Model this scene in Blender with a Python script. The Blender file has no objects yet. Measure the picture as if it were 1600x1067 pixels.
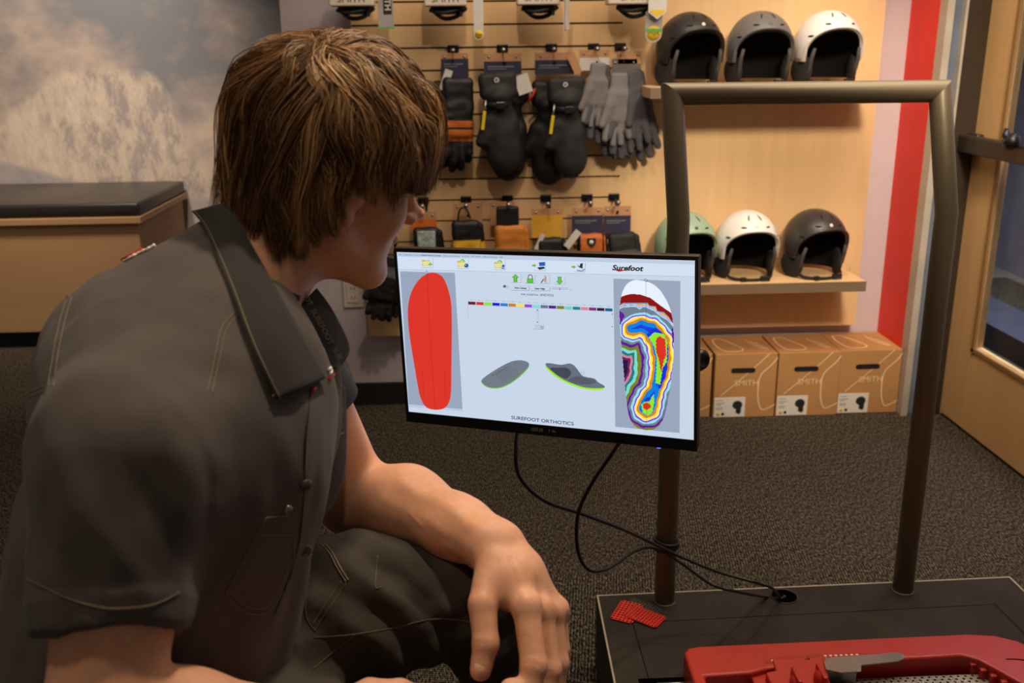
import bpy, bmesh, math, random
import numpy as np
from mathutils import Vector, Matrix, noise
from mathutils.bvhtree import BVHTree
R = math.radians
S = bpy.context.scene
COL = S.collection

# ------------------------------------------------------------------ camera, world, lights, exposure
CAM = Vector((0, 0, 1.5))
def cam_axes(p, y, r):
    f = Vector((math.sin(y)*math.cos(p), math.cos(y)*math.cos(p), -math.sin(p)))
    s = Vector((math.cos(y), -math.sin(y), 0)); u = s.cross(f)
    return math.cos(r)*s + math.sin(r)*u, -math.sin(r)*s + math.cos(r)*u, f
CR, CU, CF = cam_axes(R(17.2), R(2.3), R(-.7))
cd = bpy.data.cameras.new('camera'); cam = bpy.data.objects.new('camera', cd); COL.objects.link(cam)
M = Matrix((CR, CU, -CF)).transposed().to_4x4(); M.translation = CAM
cam.matrix_world = M
cd.sensor_width = 36; cd.lens = 1500/1600*36; cd.clip_start = .02
cd.dof.use_dof = True; cd.dof.focus_distance = 1.55; cd.dof.aperture_fstop = 6.3
S.camera = cam
S.view_settings.view_transform = 'Standard'; S.view_settings.look = 'None'
S.view_settings.gamma = 1; S.view_settings.use_curve_mapping = False; S.view_settings.exposure = 0.0
w = bpy.data.worlds.new('world'); S.world = w; w.use_nodes = True
w.node_tree.nodes['Background'].inputs[0].default_value = (1.0, .8, .66, 1)
w.node_tree.nodes['Background'].inputs[1].default_value = .11
WARM = (1.0, .83, .65)
def spot(loc, to, energy, deg=60, blend=.6, size=.06, color=WARM):
    l = bpy.data.lights.new('ceiling_or_fill_spot', 'SPOT'); l.energy = energy; l.spot_size = R(deg); l.spot_blend = blend
    l.shadow_soft_size = size; l.color = color
    o = bpy.data.objects.new('ceiling_or_fill_spot', l); COL.objects.link(o); o.location = loc
    o.rotation_euler = (Vector(to)-Vector(loc)).to_track_quat('-Z', 'Y').to_euler()
    return o
def area(loc, to, energy, sx, sy, color=WARM):
    l = bpy.data.lights.new('floor_fill_light', 'AREA'); l.energy = energy; l.shape = 'RECTANGLE'; l.size = sx; l.size_y = sy
    l.color = color
    o = bpy.data.objects.new('floor_fill_light', l); COL.objects.link(o); o.location = loc
    o.rotation_euler = (Vector(to)-Vector(loc)).to_track_quat('-Z', 'Y').to_euler()
    return o
spot((1.15, .7, 2.85), (1.3, 3.9, .85), 430, 33, .8, .22)       # helmet display
spot((.05, 1.9, 2.9), (.05, 3.9, 1.1), 50, 46, .8, .05)     # gloves
spot((.35, 1.25, 2.9), (-.0, 1.05, .9), 98, 48, .7, .05)    # over the forearm and hair
spot((.1, .15, 2.8), (-.05, 1.08, 1.3), 25, 17, .9, .05)    # from above the viewer
spot((-.75, .7, 2.9), (-.35, .85, 1.15), 34, 40, .8, .08)      # over the shoulder
spot((-1.9, 4.2, 2.9), (-2.4, 5.8, 1.2), 190, 80, .9, .1)    # mural
spot((-1.4, 4.0, 2.9), (-2.0, 5.0, .6), 125, 60, .9, .1)      # bench
spot((1.3, 1.6, 2.9), (1.0, 1.9, .2), 46, 50, .8, .08)       # platform
spot((1.2, 2.6, 2.9), (2.0, 3.3, .8), 50, 70, .9, .1)        # door
area((1.0, 2.6, 2.95), (1.0, 2.6, 0), 44, 2.0, 1.4)  # added soft fill over the open floor and rail, not a ceiling fixture
spot((2.6, 3.6, 2.8), (3.3, 3.6, .5), 600, 130, .9, .2, (.85, .9, 1.0))     # added fill to brighten the wall beyond the door, no lamp known there

# ------------------------------------------------------------------ pixel rays -> places in the room
def ray(px, py):
    return (CF + CR*((px-800)/1500) - CU*((py-533.5)/1500))
def atY(px, py, Y): d = ray(px, py); return CAM + d*(Y/d.y)
def atX(px, py, X): d = ray(px, py); return CAM + d*(X/d.x)
def atZ(px, py, Z): d = ray(px, py); return CAM + d*((Z-1.5)/d.z)
def P(px, py, d): return CAM + ray(px, py)*d

# ------------------------------------------------------------------ materials
def lin(c):
    return tuple(((v/255)/12.92 if v/255 <= .04045 else ((v/255+.055)/1.055)**2.4) for v in c)
class N:
    def __init__(s, m): s.t = m.node_tree; s.n = s.t.nodes; s.l = s.t.links; s.b = s.n['Principled BSDF']
    def add(s, k, **kw):
        n = s.n.new(k)
        for a, v in kw.items(): setattr(n, a, v)
        return n
    def link(s, a, b): s.l.new(a, b)
    def noise(s, vec, scale, detail=3, rough=.5, dim='3D'):
        n = s.add('ShaderNodeTexNoise'); n.inputs['Scale'].default_value = scale; n.inputs['Detail'].default_value = detail
        n.inputs['Roughness'].default_value = rough
        if vec is not None: s.link(vec, n.inputs['Vector'])
        return n.outputs['Fac']
    def coord(s, scale=(1, 1, 1), which='Object', rot=(0, 0, 0)):
        t = s.add('ShaderNodeTexCoord'); m = s.add('ShaderNodeMapping'); m.inputs['Scale'].default_value = scale
        m.inputs['Rotation'].default_value = rot
        s.link(t.outputs[which], m.inputs['Vector']); return m.outputs['Vector']
    def world(s, scale=(1, 1, 1), rot=(0, 0, 0)):
        t = s.add('ShaderNodeNewGeometry'); m = s.add('ShaderNodeMapping'); m.inputs['Scale'].default_value = scale
        m.inputs['Rotation'].default_value = rot
        s.link(t.outputs['Position'], m.inputs['Vector']); return m.outputs['Vector']
    def ramp(s, fac, stops, interp='LINEAR'):
        r = s.add('ShaderNodeValToRGB'); r.color_ramp.interpolation = interp
        e = r.color_ramp.elements
        while len(e) < len(stops): e.new(.5)
        for i, (p, c) in enumerate(stops):
            e[i].position = p; e[i].color = (*lin(c), 1) if len(c) == 3 else c
        s.link(fac, r.inputs['Fac']); return r.outputs['Color']
    def math(s, op, a, b=None, clamp=False):
        m = s.add('ShaderNodeMath', operation=op, use_clamp=clamp)
        for i, v in enumerate((a, b)):
            if v is None: continue
            if hasattr(v, 'is_linked'): s.link(v, m.inputs[i])
            else: m.inputs[i].default_value = v
        return m.outputs[0]
    def mix(s, f, a, b, mode='MIX'):
        m = s.add('ShaderNodeMix', data_type='RGBA', blend_type=mode)
        for k, v in ((0, f), (6, a), (7, b)):
            if hasattr(v, 'is_linked'): s.link(v, m.inputs[k])
            elif k == 0: m.inputs[0].default_value = v
            else: m.inputs[k].default_value = (*lin(v), 1)
        return m.outputs[2]
    def bump(s, h, dist=.001, strength=.5):
        b = s.add('ShaderNodeBump'); b.inputs['Distance'].default_value = dist; b.inputs['Strength'].default_value = strength
        s.link(h, b.inputs['Height']); s.link(b.outputs['Normal'], s.b.inputs['Normal'])
    def color(s, c): s.link(c, s.b.inputs['Base Color'])
MATS = {}
def mat(name, rgb=(128, 128, 128), rough=.5, metal=0, emit=None, estr=1, noise_amt=.12, nscale=8, bump=None, spec=.5, coat=0, sss=0):
    if name in MATS: return MATS[name]
    m = bpy.data.materials.new(name); m.use_nodes = True; k = N(m); MATS[name] = m
    b = k.b; b.inputs['Roughness'].default_value = rough; b.inputs['Metallic'].default_value = metal
    b.inputs['Specular IOR Level'].default_value = spec; b.inputs['Coat Weight'].default_value = coat
    c = lin(rgb)
    f = k.noise(k.coord(), nscale, 4)
    lo = tuple(v*(1-noise_amt) for v in c)+(1,); hi = tuple(min(1, v*(1+noise_amt)) for v in c)+(1,)
    k.color(k.ramp(f, [(.3, lo), (.7, hi)]))
    if emit:
        b.inputs['Emission Color'].default_value = (*lin(emit), 1); b.inputs['Emission Strength'].default_value = estr
    if sss:
        b.inputs['Subsurface Weight'].default_value = sss; b.inputs['Subsurface Radius'].default_value = (.012, .005, .003)
        b.inputs['Subsurface Scale'].default_value = 1
    if bump: k.bump(k.noise(k.coord(), bump[0], 3), bump[1], bump[2] if len(bump) > 2 else .5)
    return m
def fabric(name, rgb, scale=900, amt=.25, rough=.9, bump=.0006):
    if name in MATS: return MATS[name]
    m = bpy.data.materials.new(name); m.use_nodes = True; k = N(m); MATS[name] = m
    b = k.b; b.inputs['Roughness'].default_value = rough; b.inputs['Specular IOR Level'].default_value = .15
    b.inputs['Sheen Weight'].default_value = .08
    c = lin(rgb)
    f1 = k.noise(k.coord((1, 1, 1)), scale, 2); f2 = k.noise(k.coord(), 14, 4)
    f = k.math('ADD', k.math('MULTIPLY', f1, .6), k.math('MULTIPLY', f2, .4))
    k.color(k.ramp(f, [(.3, tuple(v*(1-amt) for v in c)+(1,)), (.7, tuple(min(1, v*(1+amt)) for v in c)+(1,))]))
    k.bump(f1, bump, .5)
    return m
def wood(name, rgb, grain='Z', scale=1.0, amt=.16, rough=.5):
    if name in MATS: return MATS[name]
    m = bpy.data.materials.new(name); m.use_nodes = True; k = N(m); MATS[name] = m
    b = k.b; b.inputs['Roughness'].default_value = rough; b.inputs['Specular IOR Level'].default_value = .35
    s = {'Z': (40, 40, 2.0), 'X': (2.0, 40, 40), 'Y': (40, 2.0, 40)}[grain]
    s2 = {'Z': (3, 3, .9), 'X': (.9, 3, 3), 'Y': (3, .9, 3)}[grain]
    f1 = k.noise(k.world(tuple(v*scale for v in s)), 1, 5, .6)
    f2 = k.noise(k.world(tuple(v*scale for v in s2)), 1.6, 3, .5)
    s3 = {'Z': (60, 60, 8), 'X': (8, 60, 60), 'Y': (60, 8, 60)}[grain]
    f3 = k.noise(k.world(s3), 1, 2, .5)
    f = k.math('ADD', k.math('MULTIPLY', f1, .35), k.math('MULTIPLY', f2, .65))
    c = lin(rgb)
    base = k.ramp(f, [(.3, (c[0]*(1-amt), c[1]*(1-amt*1.25), c[2]*(1-amt*1.6), 1)), (.7, (min(1, c[0]*(1+amt*.5)), min(1, c[1]*(1+amt*.6)), min(1, c[2]*(1+amt*.7)), 1))])
    fleck = k.ramp(f3, [(.70, (0, 0, 0, 1)), (.82, (.6, .6, .6, 1))])
    dark = k.add('ShaderNodeMix', data_type='RGBA'); dark.inputs[7].default_value = (c[0]*.55, c[1]*.45, c[2]*.35, 1)
    k.link(base, dark.inputs[6]); k.link(fleck, dark.inputs[0]); k.color(dark.outputs[2])
    k.bump(f1, .0003, .3)
    return m
def emat(name, rgb, s=1.0):
    if name in MATS: return MATS[name]
    m = bpy.data.materials.new(name); m.use_nodes = True; k = N(m); MATS[name] = m
    k.b.inputs['Base Color'].default_value = (.01, .01, .01, 1); k.b.inputs['Roughness'].default_value = .4
    k.b.inputs['Specular IOR Level'].default_value = .2
    k.b.inputs['Emission Color'].default_value = (*lin(rgb), 1); k.b.inputs['Emission Strength'].default_value = s
    return m

# ------------------------------------------------------------------ mesh helpers
class MB:
    def __init__(s): s.bm = bmesh.new(); s.mi = 0
    def _mark(s, n0):
        s.bm.faces.ensure_lookup_table()
        for f in s.bm.faces[n0:]: f.material_index = s.mi
    def box(s, a, b, rot=None, c=None, bevel=0, seg=2):
        n0 = len(s.bm.faces); t = bmesh.new(); bmesh.ops.create_cube(t, size=1)
        a, b = Vector(a), Vector(b); ce = (a+b)/2
        for v in t.verts: v.co = Vector((v.co.x*(b.x-a.x), v.co.y*(b.y-a.y), v.co.z*(b.z-a.z))) + ce
        if bevel: bmesh.ops.bevel(t, geom=list(t.edges), offset=bevel, segments=seg, profile=.5, affect='EDGES')
        if rot is not None:
            o = Vector(c) if c is not None else ce
            for v in t.verts: v.co = o + rot @ (v.co-o)
        s.merge(t); t.free(); s._mark(n0); return s
    def merge(s, t, mtx=None):
        d = {}
        for v in t.verts: d[v.index if False else v] = s.bm.verts.new(mtx @ v.co if mtx else v.co)
        for f in t.faces:
            try: nf = s.bm.faces.new([d[v] for v in f.verts]); nf.smooth = f.smooth
            except ValueError: pass
    def tube(s, pts, r, seg=10, closed=False, caps=True, flat=1.0):
        n0 = len(s.bm.faces); pts = [Vector(p) for p in pts]; n = len(pts)
        rs = r if isinstance(r, (list, tuple)) else [r]*n
        rings = []; up = None
        for i, p in enumerate(pts):
            if closed: t = pts[(i+1) % n]-pts[i-1]
            else: t = pts[min(i+1, n-1)]-pts[max(i-1, 0)]
            t.normalize()
            if up is None: up = Vector((0, 0, 1)) if abs(t.z) < .9 else Vector((0, 1, 0))
            a = (up - t*up.dot(t))
            if a.length < 1e-6: a = t.orthogonal()
            a.normalize(); up = a; b = t.cross(a)
            rings.append([s.bm.verts.new(p + (a*math.cos(k*2*math.pi/seg) + b*math.sin(k*2*math.pi/seg)*flat)*rs[i]) for k in range(seg)])
        for i in range(n if closed else n-1):
            A, B = rings[i], rings[(i+1) % n]
            for k in range(seg): s.bm.faces.new((A[k], A[(k+1) % seg], B[(k+1) % seg], B[k])).smooth = True
        if caps and not closed:
            s.bm.faces.new(rings[0][::-1]); s.bm.faces.new(rings[-1])
        s._mark(n0); return s
    def lathe(s, prof, o=(0, 0, 0), axis=(0, 0, 1), seg=24):
        n0 = len(s.bm.faces); o = Vector(o); q = Vector((0, 0, 1)).rotation_difference(Vector(axis).normalized())
        rings = [[s.bm.verts.new(o + q @ Vector((r*math.cos(k*2*math.pi/seg), r*math.sin(k*2*math.pi/seg), z))) for k in range(seg)] for r, z in prof]
        for A, B in zip(rings, rings[1:]):
            for k in range(seg): s.bm.faces.new((A[k], A[(k+1) % seg], B[(k+1) % seg], B[k])).smooth = True
        if prof[0][0] > 1e-5: s.bm.faces.new(rings[0][::-1])
        if prof[-1][0] > 1e-5: s.bm.faces.new(rings[-1])
        s._mark(n0); return s
    def prism(s, poly, vec):
        """poly: 3D points; extruded by vec"""
        n0 = len(s.bm.faces); vec = Vector(vec); A = [s.bm.verts.new(Vector(p)) for p in poly]; B = [s.bm.verts.new(Vector(p)+vec) for p in poly]
        s.bm.faces.new(A[::-1]); s.bm.faces.new(B)
        for i in range(len(A)): s.bm.faces.new((A[i], A[(i+1) % len(A)], B[(i+1) % len(A)], B[i]))
        s._mark(n0); return s
    def face(s, poly):
        n0 = len(s.bm.faces); s.bm.faces.new([s.bm.verts.new(Vector(p)) for p in poly]); s._mark(n0); return s
    def ell(s, c, r, rot=None, u=16, v=10):
        n0 = len(s.bm.faces); t = bmesh.new(); bmesh.ops.create_uvsphere(t, u_segments=u, v_segments=v, radius=1)
        for x in t.verts:
            p = Vector((x.co.x*r[0], x.co.y*r[1], x.co.z*r[2])); x.co = Vector(c) + (rot @ p if rot else p)
        for f in t.faces: f.smooth = True
        s.merge(t); t.free(); s._mark(n0); return s
    def text(s, txt, mtx, size, ext=.0002, align='CENTER', shear=0, wide=1.0, bold=0):
        n0 = len(s.bm.faces); c = bpy.data.curves.new('t', 'FONT'); c.body = txt; c.size = size; c.extrude = ext; c.align_x = align; c.align_y = 'CENTER'
        c.shear = shear; c.offset = bold; c.resolution_u = 3
        o = bpy.data.objects.new('t', c); COL.objects.link(o)
        me = bpy.data.meshes.new_from_object(o.evaluated_get(bpy.context.evaluated_depsgraph_get()))
        t = bmesh.new(); t.from_mesh(me)
        s.merge(t, mtx @ Matrix.Diagonal((wide, 1, 1, 1))); t.free()
        bpy.data.objects.remove(o); bpy.data.curves.remove(c); bpy.data.meshes.remove(me); s._mark(n0); return s
    def build(s, name, mats, parent=None, smooth=None, world=True, recalc=True):
        if recalc: bmesh.ops.recalc_face_normals(s.bm, faces=s.bm.faces)
        if parent is not None and world:
            inv = base(parent).inverted()
            for v in s.bm.verts: v.co = inv @ v.co
        me = bpy.data.meshes.new(name); s.bm.to_mesh(me); s.bm.free()
        for m in (mats if isinstance(mats, (list, tuple)) else [mats]): me.materials.append(m)
        if smooth: me.shade_smooth()
        o = bpy.data.objects.new(name, me); COL.objects.link(o); o.parent = parent
        return o
def base(o):
    m = o.matrix_basis.copy()
    while o.parent: o = o.parent; m = o.matrix_basis @ m
    return m
def thing(name, label, cat, loc=(0, 0, 0), rz=0, group=None):
    o = bpy.data.objects.new(name, None); COL.objects.link(o); o.location = loc; o.rotation_euler = (0, 0, rz)
    o.empty_display_size = .05; o['label'] = label; o['category'] = cat
    if group: o['group'] = group
    return o
def tag(o, label, cat, group=None):
    o['label'] = label; o['category'] = cat
    if group: o['group'] = group
    return o
def struct(o): o['kind'] = 'structure'; return o
def bev(o, w=.002, seg=2, ang=35):
    m = o.modifiers.new('bevel', 'BEVEL'); m.width = w; m.segments = seg; m.limit_method = 'ANGLE'; m.angle_limit = R(ang); return o
def copy_tree(o, parent=None):
    c = o.copy(); COL.objects.link(c); c.parent = parent
    for ch in list(o.children): copy_tree(ch, c)
    return c
def spline(pts, n=8, closed=False):
    pts = [Vector(p) for p in pts]; out = []; m = len(pts)
    rng = range(m if closed else m-1)
    for i in rng:
        if closed: p0, p1, p2, p3 = pts[i-1], pts[i], pts[(i+1) % m], pts[(i+2) % m]
        else: p0, p1, p2, p3 = pts[max(i-1, 0)], pts[i], pts[i+1], pts[min(i+2, m-1)]
        for k in range(n):
            t = k/n
            out.append(.5*((2*p1) + (p2-p0)*t + (2*p0-5*p1+4*p2-p3)*t*t + (3*p1-p0-3*p2+p3)*t**3))
    if not closed: out.append(pts[-1])
    return out

# ------------------------------------------------------------------ distance-field modelling (blended, carved bodies -> one mesh)
def sdf_prim(p, X):
    k = p[0]
    if k == 'cone':                      # round cone a -> b
        a, b, ra, rb = np.array(p[1], np.float32), np.array(p[2], np.float32), p[3], p[4]
        ab = b-a; L2 = float(ab@ab)+1e-12
        h = np.clip(((X-a)@ab)/L2, 0, 1)
        q = X-a-h[..., None]*ab
        return np.sqrt((q*q).sum(-1)) - (ra+(rb-ra)*h)
    if k == 'ell':
        c, B, r = np.array(p[1], np.float32), np.array(p[2], np.float32), np.array(p[3], np.float32)
        q = (X-c)@B.T
        k0 = np.sqrt(((q/r)**2).sum(-1)); k1 = np.sqrt(((q/(r*r))**2).sum(-1))+1e-9
        return k0*(k0-1)/k1
    if k == 'box':
        c, B, r, rd = np.array(p[1], np.float32), np.array(p[2], np.float32), np.array(p[3], np.float32), p[4]
        q = np.abs((X-c)@B.T)-(r-rd)
        return np.sqrt((np.maximum(q, 0)**2).sum(-1)) + np.minimum(q.max(-1), 0) - rd
    if k == 'fn': return p[1](X)
    if k == 'cut':                       # primitive cut flat at a plane
        return np.maximum(sdf_prim(p[1], X), ((X-np.array(p[2], np.float32))@np.array(p[3], np.float32)))
def prim_bounds(p):
    if p[0] == 'cut': p = p[1]
    if p[0] == 'cone':
        a, b = np.array(p[1]), np.array(p[2]); r = max(p[3], p[4]); return np.minimum(a, b)-r, np.maximum(a, b)+r
    c = np.array(p[1]); r = float(np.max(p[3]))*1.75 if p[0] == 'box' else float(np.max(p[3])); return c-r, c+r
def sdf_mesh(prims, h, pad=.012, lo=None, hi=None):
    """prims: (op, k, prim); op 'u' union, 's' subtract, 'i' intersect"""
    bs = [prim_bounds(p) for op, k, p in prims if op == 'u' and p[0] != 'fn']
    if lo is None: lo = np.min([b[0] for b in bs], 0)-pad; hi = np.max([b[1] for b in bs], 0)+pad
    lo = np.array(lo); hi = np.array(hi)
    n = np.ceil((hi-lo)/h).astype(int)+1
    D = np.full(n, .05, np.float32)
    ax = [lo[i]+h*np.arange(n[i]) for i in range(3)]
    for op, k, p in prims:
        if p[0] == 'fn': i0 = np.zeros(3, int); i1 = n
        else:
            b0, b1 = prim_bounds(p); m = k+2*h+.006
            i0 = np.clip(np.floor((b0-m-lo)/h).astype(int), 0, n); i1 = np.clip(np.ceil((b1+m-lo)/h).astype(int)+1, 0, n)
            if (i1 <= i0).any(): continue
        sl = tuple(slice(a, b) for a, b in zip(i0, i1))
        X = np.stack(np.meshgrid(*[ax[i][sl[i]] for i in range(3)], indexing='ij'), -1).astype(np.float32)
        d = sdf_prim(p, X); c = D[sl]
        if op == 's': d = -d
        if op == 'u':
            if k > 0:
                t = np.maximum(k-np.abs(c-d), 0)/k; D[sl] = np.minimum(c, d)-t*t*k*.25
            else: D[sl] = np.minimum(c, d)
        else:
            if k > 0:
                t = np.maximum(k-np.abs(c-d), 0)/k; D[sl] = np.maximum(c, d)+t*t*k*.25
            else: D[sl] = np.maximum(c, d)
    Sg = D < 0
    s0 = Sg[:-1, :-1, :-1].astype(np.int8)
    cnt = np.zeros_like(s0)
    corners = [(i, j, k) for i in (0, 1) for j in (0, 1) for k in (0, 1)]
    for i, j, k in corners: cnt += Sg[i:n[0]-1+i, j:n[1]-1+j, k:n[2]-1+k]
    act = (cnt > 0) & (cnt < 8)
    idx = np.argwhere(act)
    vals = np.stack([D[idx[:, 0]+i, idx[:, 1]+j, idx[:, 2]+k] for i, j, k in corners], 1)
    C = np.array(corners, np.float32)
    acc = np.zeros((len(idx), 3), np.float32); num = np.zeros(len(idx), np.float32)
    for a in range(8):
        for b in range(a+1, 8):
            if np.abs(C[a]-C[b]).sum() != 1: continue
            da, db = vals[:, a], vals[:, b]; m = (da < 0) != (db < 0)
            t = np.where(m, da/np.where(m, da-db, 1), 0)
            acc += np.where(m[:, None], C[a]+t[:, None]*(C[b]-C[a]), 0); num += m
    V = lo + h*(idx + acc/num[:, None])
    ci = np.full(act.shape, -1, np.int32); ci[act] = np.arange(len(idx))
    F = []
    for axn in range(3):
        a1, a2 = (axn+1) % 3, (axn+2) % 3
        A = Sg; sl0 = [slice(None)]*3; sl1 = [slice(None)]*3; sl0[axn] = slice(0, -1); sl1[axn] = slice(1, None)
        e = A[tuple(sl0)] != A[tuple(sl1)]; q = np.argwhere(e)
        q = q[(q[:, a1] > 0) & (q[:, a2] > 0) & (q[:, a1] < n[a1]-1) & (q[:, a2] < n[a2]-1)]
        if not len(q): continue
        ins = A[q[:, 0], q[:, 1], q[:, 2]]
        def cell(d1, d2):
            c = q.copy(); c[:, a1] -= d1; c[:, a2] -= d2; return ci[c[:, 0], c[:, 1], c[:, 2]]
        Q = np.stack([cell(1, 1), cell(0, 1), cell(0, 0), cell(1, 0)], 1)
        Q[~ins] = Q[~ins][:, ::-1]
        F.append(Q)
    F = np.concatenate(F); F = F[(F >= 0).all(1)]
    return V, F
def smooth_mesh(V, F, it=2, lam=.5):
    n = len(V); 
    E = np.concatenate([F[:, [0, 1]], F[:, [1, 2]], F[:, [2, 3]], F[:, [3, 0]]]); E = np.concatenate([E, E[:, ::-1]])
    deg = np.bincount(E[:, 0], minlength=n)[:, None]
    for _ in range(it):
        A = np.stack([np.bincount(E[:, 0], V[E[:, 1], c], minlength=n) for c in range(3)], 1)/np.maximum(deg, 1)
        V = V+lam*(A-V)
    return V
def vnormals(V, F):
    fn = np.cross(V[F[:, 2]]-V[F[:, 0]], V[F[:, 3]]-V[F[:, 1]])
    Nn = np.stack([sum(np.bincount(F[:, k], fn[:, c], minlength=len(V)) for k in range(4)) for c in range(3)], 1)
    return Nn/np.maximum(np.linalg.norm(Nn, axis=1)[:, None], 1e-12)
def mesh_obj(name, V, F, mats, parent=None, smooth=True, midx=None):
    if parent is not None:
        inv = np.array(base(parent).inverted()); V = V@inv[:3, :3].T+inv[:3, 3]
    me = bpy.data.meshes.new(name)
    me.vertices.add(len(V)); me.vertices.foreach_set('co', np.asarray(V, np.float32).ravel())
    me.loops.add(F.size); me.loops.foreach_set('vertex_index', F.ravel().astype(np.int32))
    me.polygons.add(len(F)); me.polygons.foreach_set('loop_start', np.arange(0, F.size, F.shape[1], dtype=np.int32))
    if midx is not None: me.polygons.foreach_set('material_index', midx.astype(np.int32))
    me.update(calc_edges=True); me.validate()
    for m in (mats if isinstance(mats, (list, tuple)) else [mats]): me.materials.append(m)
    if smooth: me.shade_smooth()
    o = bpy.data.objects.new(name, me); COL.objects.link(o); o.parent = parent
    return o
I3 = np.eye(3)
# ================================================================== the room
def carpet():
    m = bpy.data.materials.new('carpet'); m.use_nodes = True; k = N(m)
    k.b.inputs['Roughness'].default_value = .95; k.b.inputs['Specular IOR Level'].default_value = .1
    def loops(rot):
        v = k.world((1, 1, 1), (0, 0, R(rot)))
        wv = k.add('ShaderNodeTexWave', wave_type='BANDS', bands_direction='X'); wv.inputs['Scale'].default_value = 38; wv.inputs['Distortion'].default_value = 2.5
        wv.inputs['Detail'].default_value = 2; wv.inputs['Detail Scale'].default_value = 6
        k.link(v, wv.inputs['Vector'])
        v2 = k.world((230, 75, 1), (0, 0, R(rot)))
        n = k.noise(v2, 1, 1, .5); n3 = k.noise(k.world(), 700, 1)
        return k.math('ADD', k.math('ADD', k.math('MULTIPLY', wv.outputs['Fac'], .16), k.math('MULTIPLY', n, .72)), k.math('MULTIPLY', n3, .16))
    a, b = loops(8), loops(98)
    ch = k.add('ShaderNodeTexChecker'); ch.inputs['Scale'].default_value = 2.0; k.link(k.world((1, 1, 0)), ch.inputs['Vector'])
    mx = k.add('ShaderNodeMix', data_type='FLOAT'); k.link(ch.outputs['Fac'], mx.inputs[0]); k.link(a, mx.inputs[2]); k.link(b, mx.inputs[3])
    h = mx.outputs[0]
    k.color(k.ramp(h, [(.42, (22, 19, 17)), (.52, (58, 52, 45)), (.70, (132, 120, 100))]))
    k.bump(h, .006, 1.0)
    return m
def mural():
    """printed alpine scene: cloudy sky, snowy peak with rock streaks, paler ridge"""
    m = bpy.data.materials.new('mural_print'); m.use_nodes = True; k = N(m)
    k.b.inputs['Roughness'].default_value = .7
    sep = k.add('ShaderNodeSeparateXYZ'); k.link(k.world(), sep.inputs[0]); x, z = sep.outputs[0], sep.outputs[2]
    n1 = k.noise(k.world((1.2, 1, 1.6)), 1.6, 7, .6); n2 = k.noise(k.world((5, 1, 5)), 2, 6, .7); n3 = k.noise(k.world((9, 1, 4), (0, R(35), 0)), 1.6, 6, .75)
    sky = k.ramp(k.math('ADD', n1, k.math('MULTIPLY', k.math('SUBTRACT', z, 1.4), -.22)), [(.38, (134, 136, 144)), (.5, (170, 158, 156)), (.64, (212, 192, 176))])
    n3 = k.math('SUBTRACT', n3, k.math('MULTIPLY', k.math('ADD', k.math('MULTIPLY', k.math('ADD', x, 2.55), 2.2, True), -.35), .13))
    snow = k.ramp(n3, [(.34, (168, 157, 156)), (.44, (204, 188, 174)), (.6, (224, 208, 192))])
    # ridge height along the wall
    def ridge(pts, amp):
        mr = k.add('ShaderNodeMapRange'); k.link(x, mr.inputs[0]); mr.inputs[1].default_value = -4.2; mr.inputs[2].default_value = -1.2
        fc = k.add('ShaderNodeFloatCurve'); c = fc.mapping.curves[0]
        c.points[0].location = (0, pts[0][1]); c.points[-1].location = (1, pts[-1][1])
        for p in pts[1:-1]: c.points.new(*p)
        for p in c.points: p.handle_type = 'VECTOR'
        fc.mapping.update(); k.link(mr.outputs[0], fc.inputs['Value'])
        return k.math('ADD', k.math('MULTIPLY', fc.outputs[0], 2.0), k.math('MULTIPLY', k.math('SUBTRACT', n2, .5), amp))
    r1 = ridge(MUR1, .15)
    r2 = ridge(MUR2, .06)
    f1 = k.math('MULTIPLY', k.math('SUBTRACT', r1, z), 14, True)
    f2 = k.math('MULTIPLY', k.math('SUBTRACT', r2, z), 30, True)
    lowr = k.ramp(n2, [(.4, (168, 160, 166)), (.6, (186, 176, 176))])
    c = k.mix(f1, sky, snow); c = k.mix(f2, c, lowr)
    k.color(c); return m
def mz(px, py): p = atY(px, py, 5.76); return ((p.x+4.2)/3.0, p.z/2.0)
MUR1 = [(0, mz(-80, 230)[1]), mz(0, 178), mz(45, 140), mz(95, 98), mz(150, 95), mz(200, 102), mz(245, 115), mz(278, 165), mz(292, 240), (1, mz(420, 280)[1])]
MUR2 = [(0, mz(-80, 245)[1]), mz(10, 250), mz(60, 262), mz(130, 284), (1, mz(300, 320)[1])]
CARPET = carpet()
f = MB().box((-6, -1.5, -.05), (3.5, 6.0, 0)); struct(f.build('floor', CARPET))
wallp = mat('wall_paint', (198, 186, 188), .8, noise_amt=.04, bump=(220, .0004, .3))
struct(MB().box((-6, 5.76, 0), (-.6, 5.86, 3.0)).build('wall_mural', mural()))
struct(MB().box((-.725, 3.97, 0), (1.765, 4.07, 3.0)).build('wall_back', wallp))
struct(MB().box((-.725, 4.07, 0), (-.625, 5.76, 3.0)).build('wall_return', wallp))
redp = mat('red_paint', (234, 52, 34), .55, noise_amt=.05)
struct(MB().box((1.765, 3.72, 0), (1.865, 3.97, 3.0)).build('wall_right', redp))
bb = mat('rubber_base', (20, 18, 17), .6)
struct(bev(MB().box((-.725, 3.955, 0), (1.765, 3.97, .1)).build('baseboard_back', bb), .003))
alu = mat('brushed_aluminium', (190, 180, 164), .5, .2)
bronze = mat('bronze_anodised', (72, 62, 50), .45, .5)
glassblue = mat('sidelight_film', (120, 130, 150), .25, .2)
struct(MB().box((1.765, 3.66, 0), (1.792, 3.72, 3.0)).build('trim_1', alu))
struct(MB().box((1.792, 3.69, 0), (1.832, 3.74, 3.0)).build('trim_2', glassblue))
struct(MB().box((1.832, 3.655, 0), (1.842, 3.72, 3.0)).build('trim_3', alu))
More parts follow.
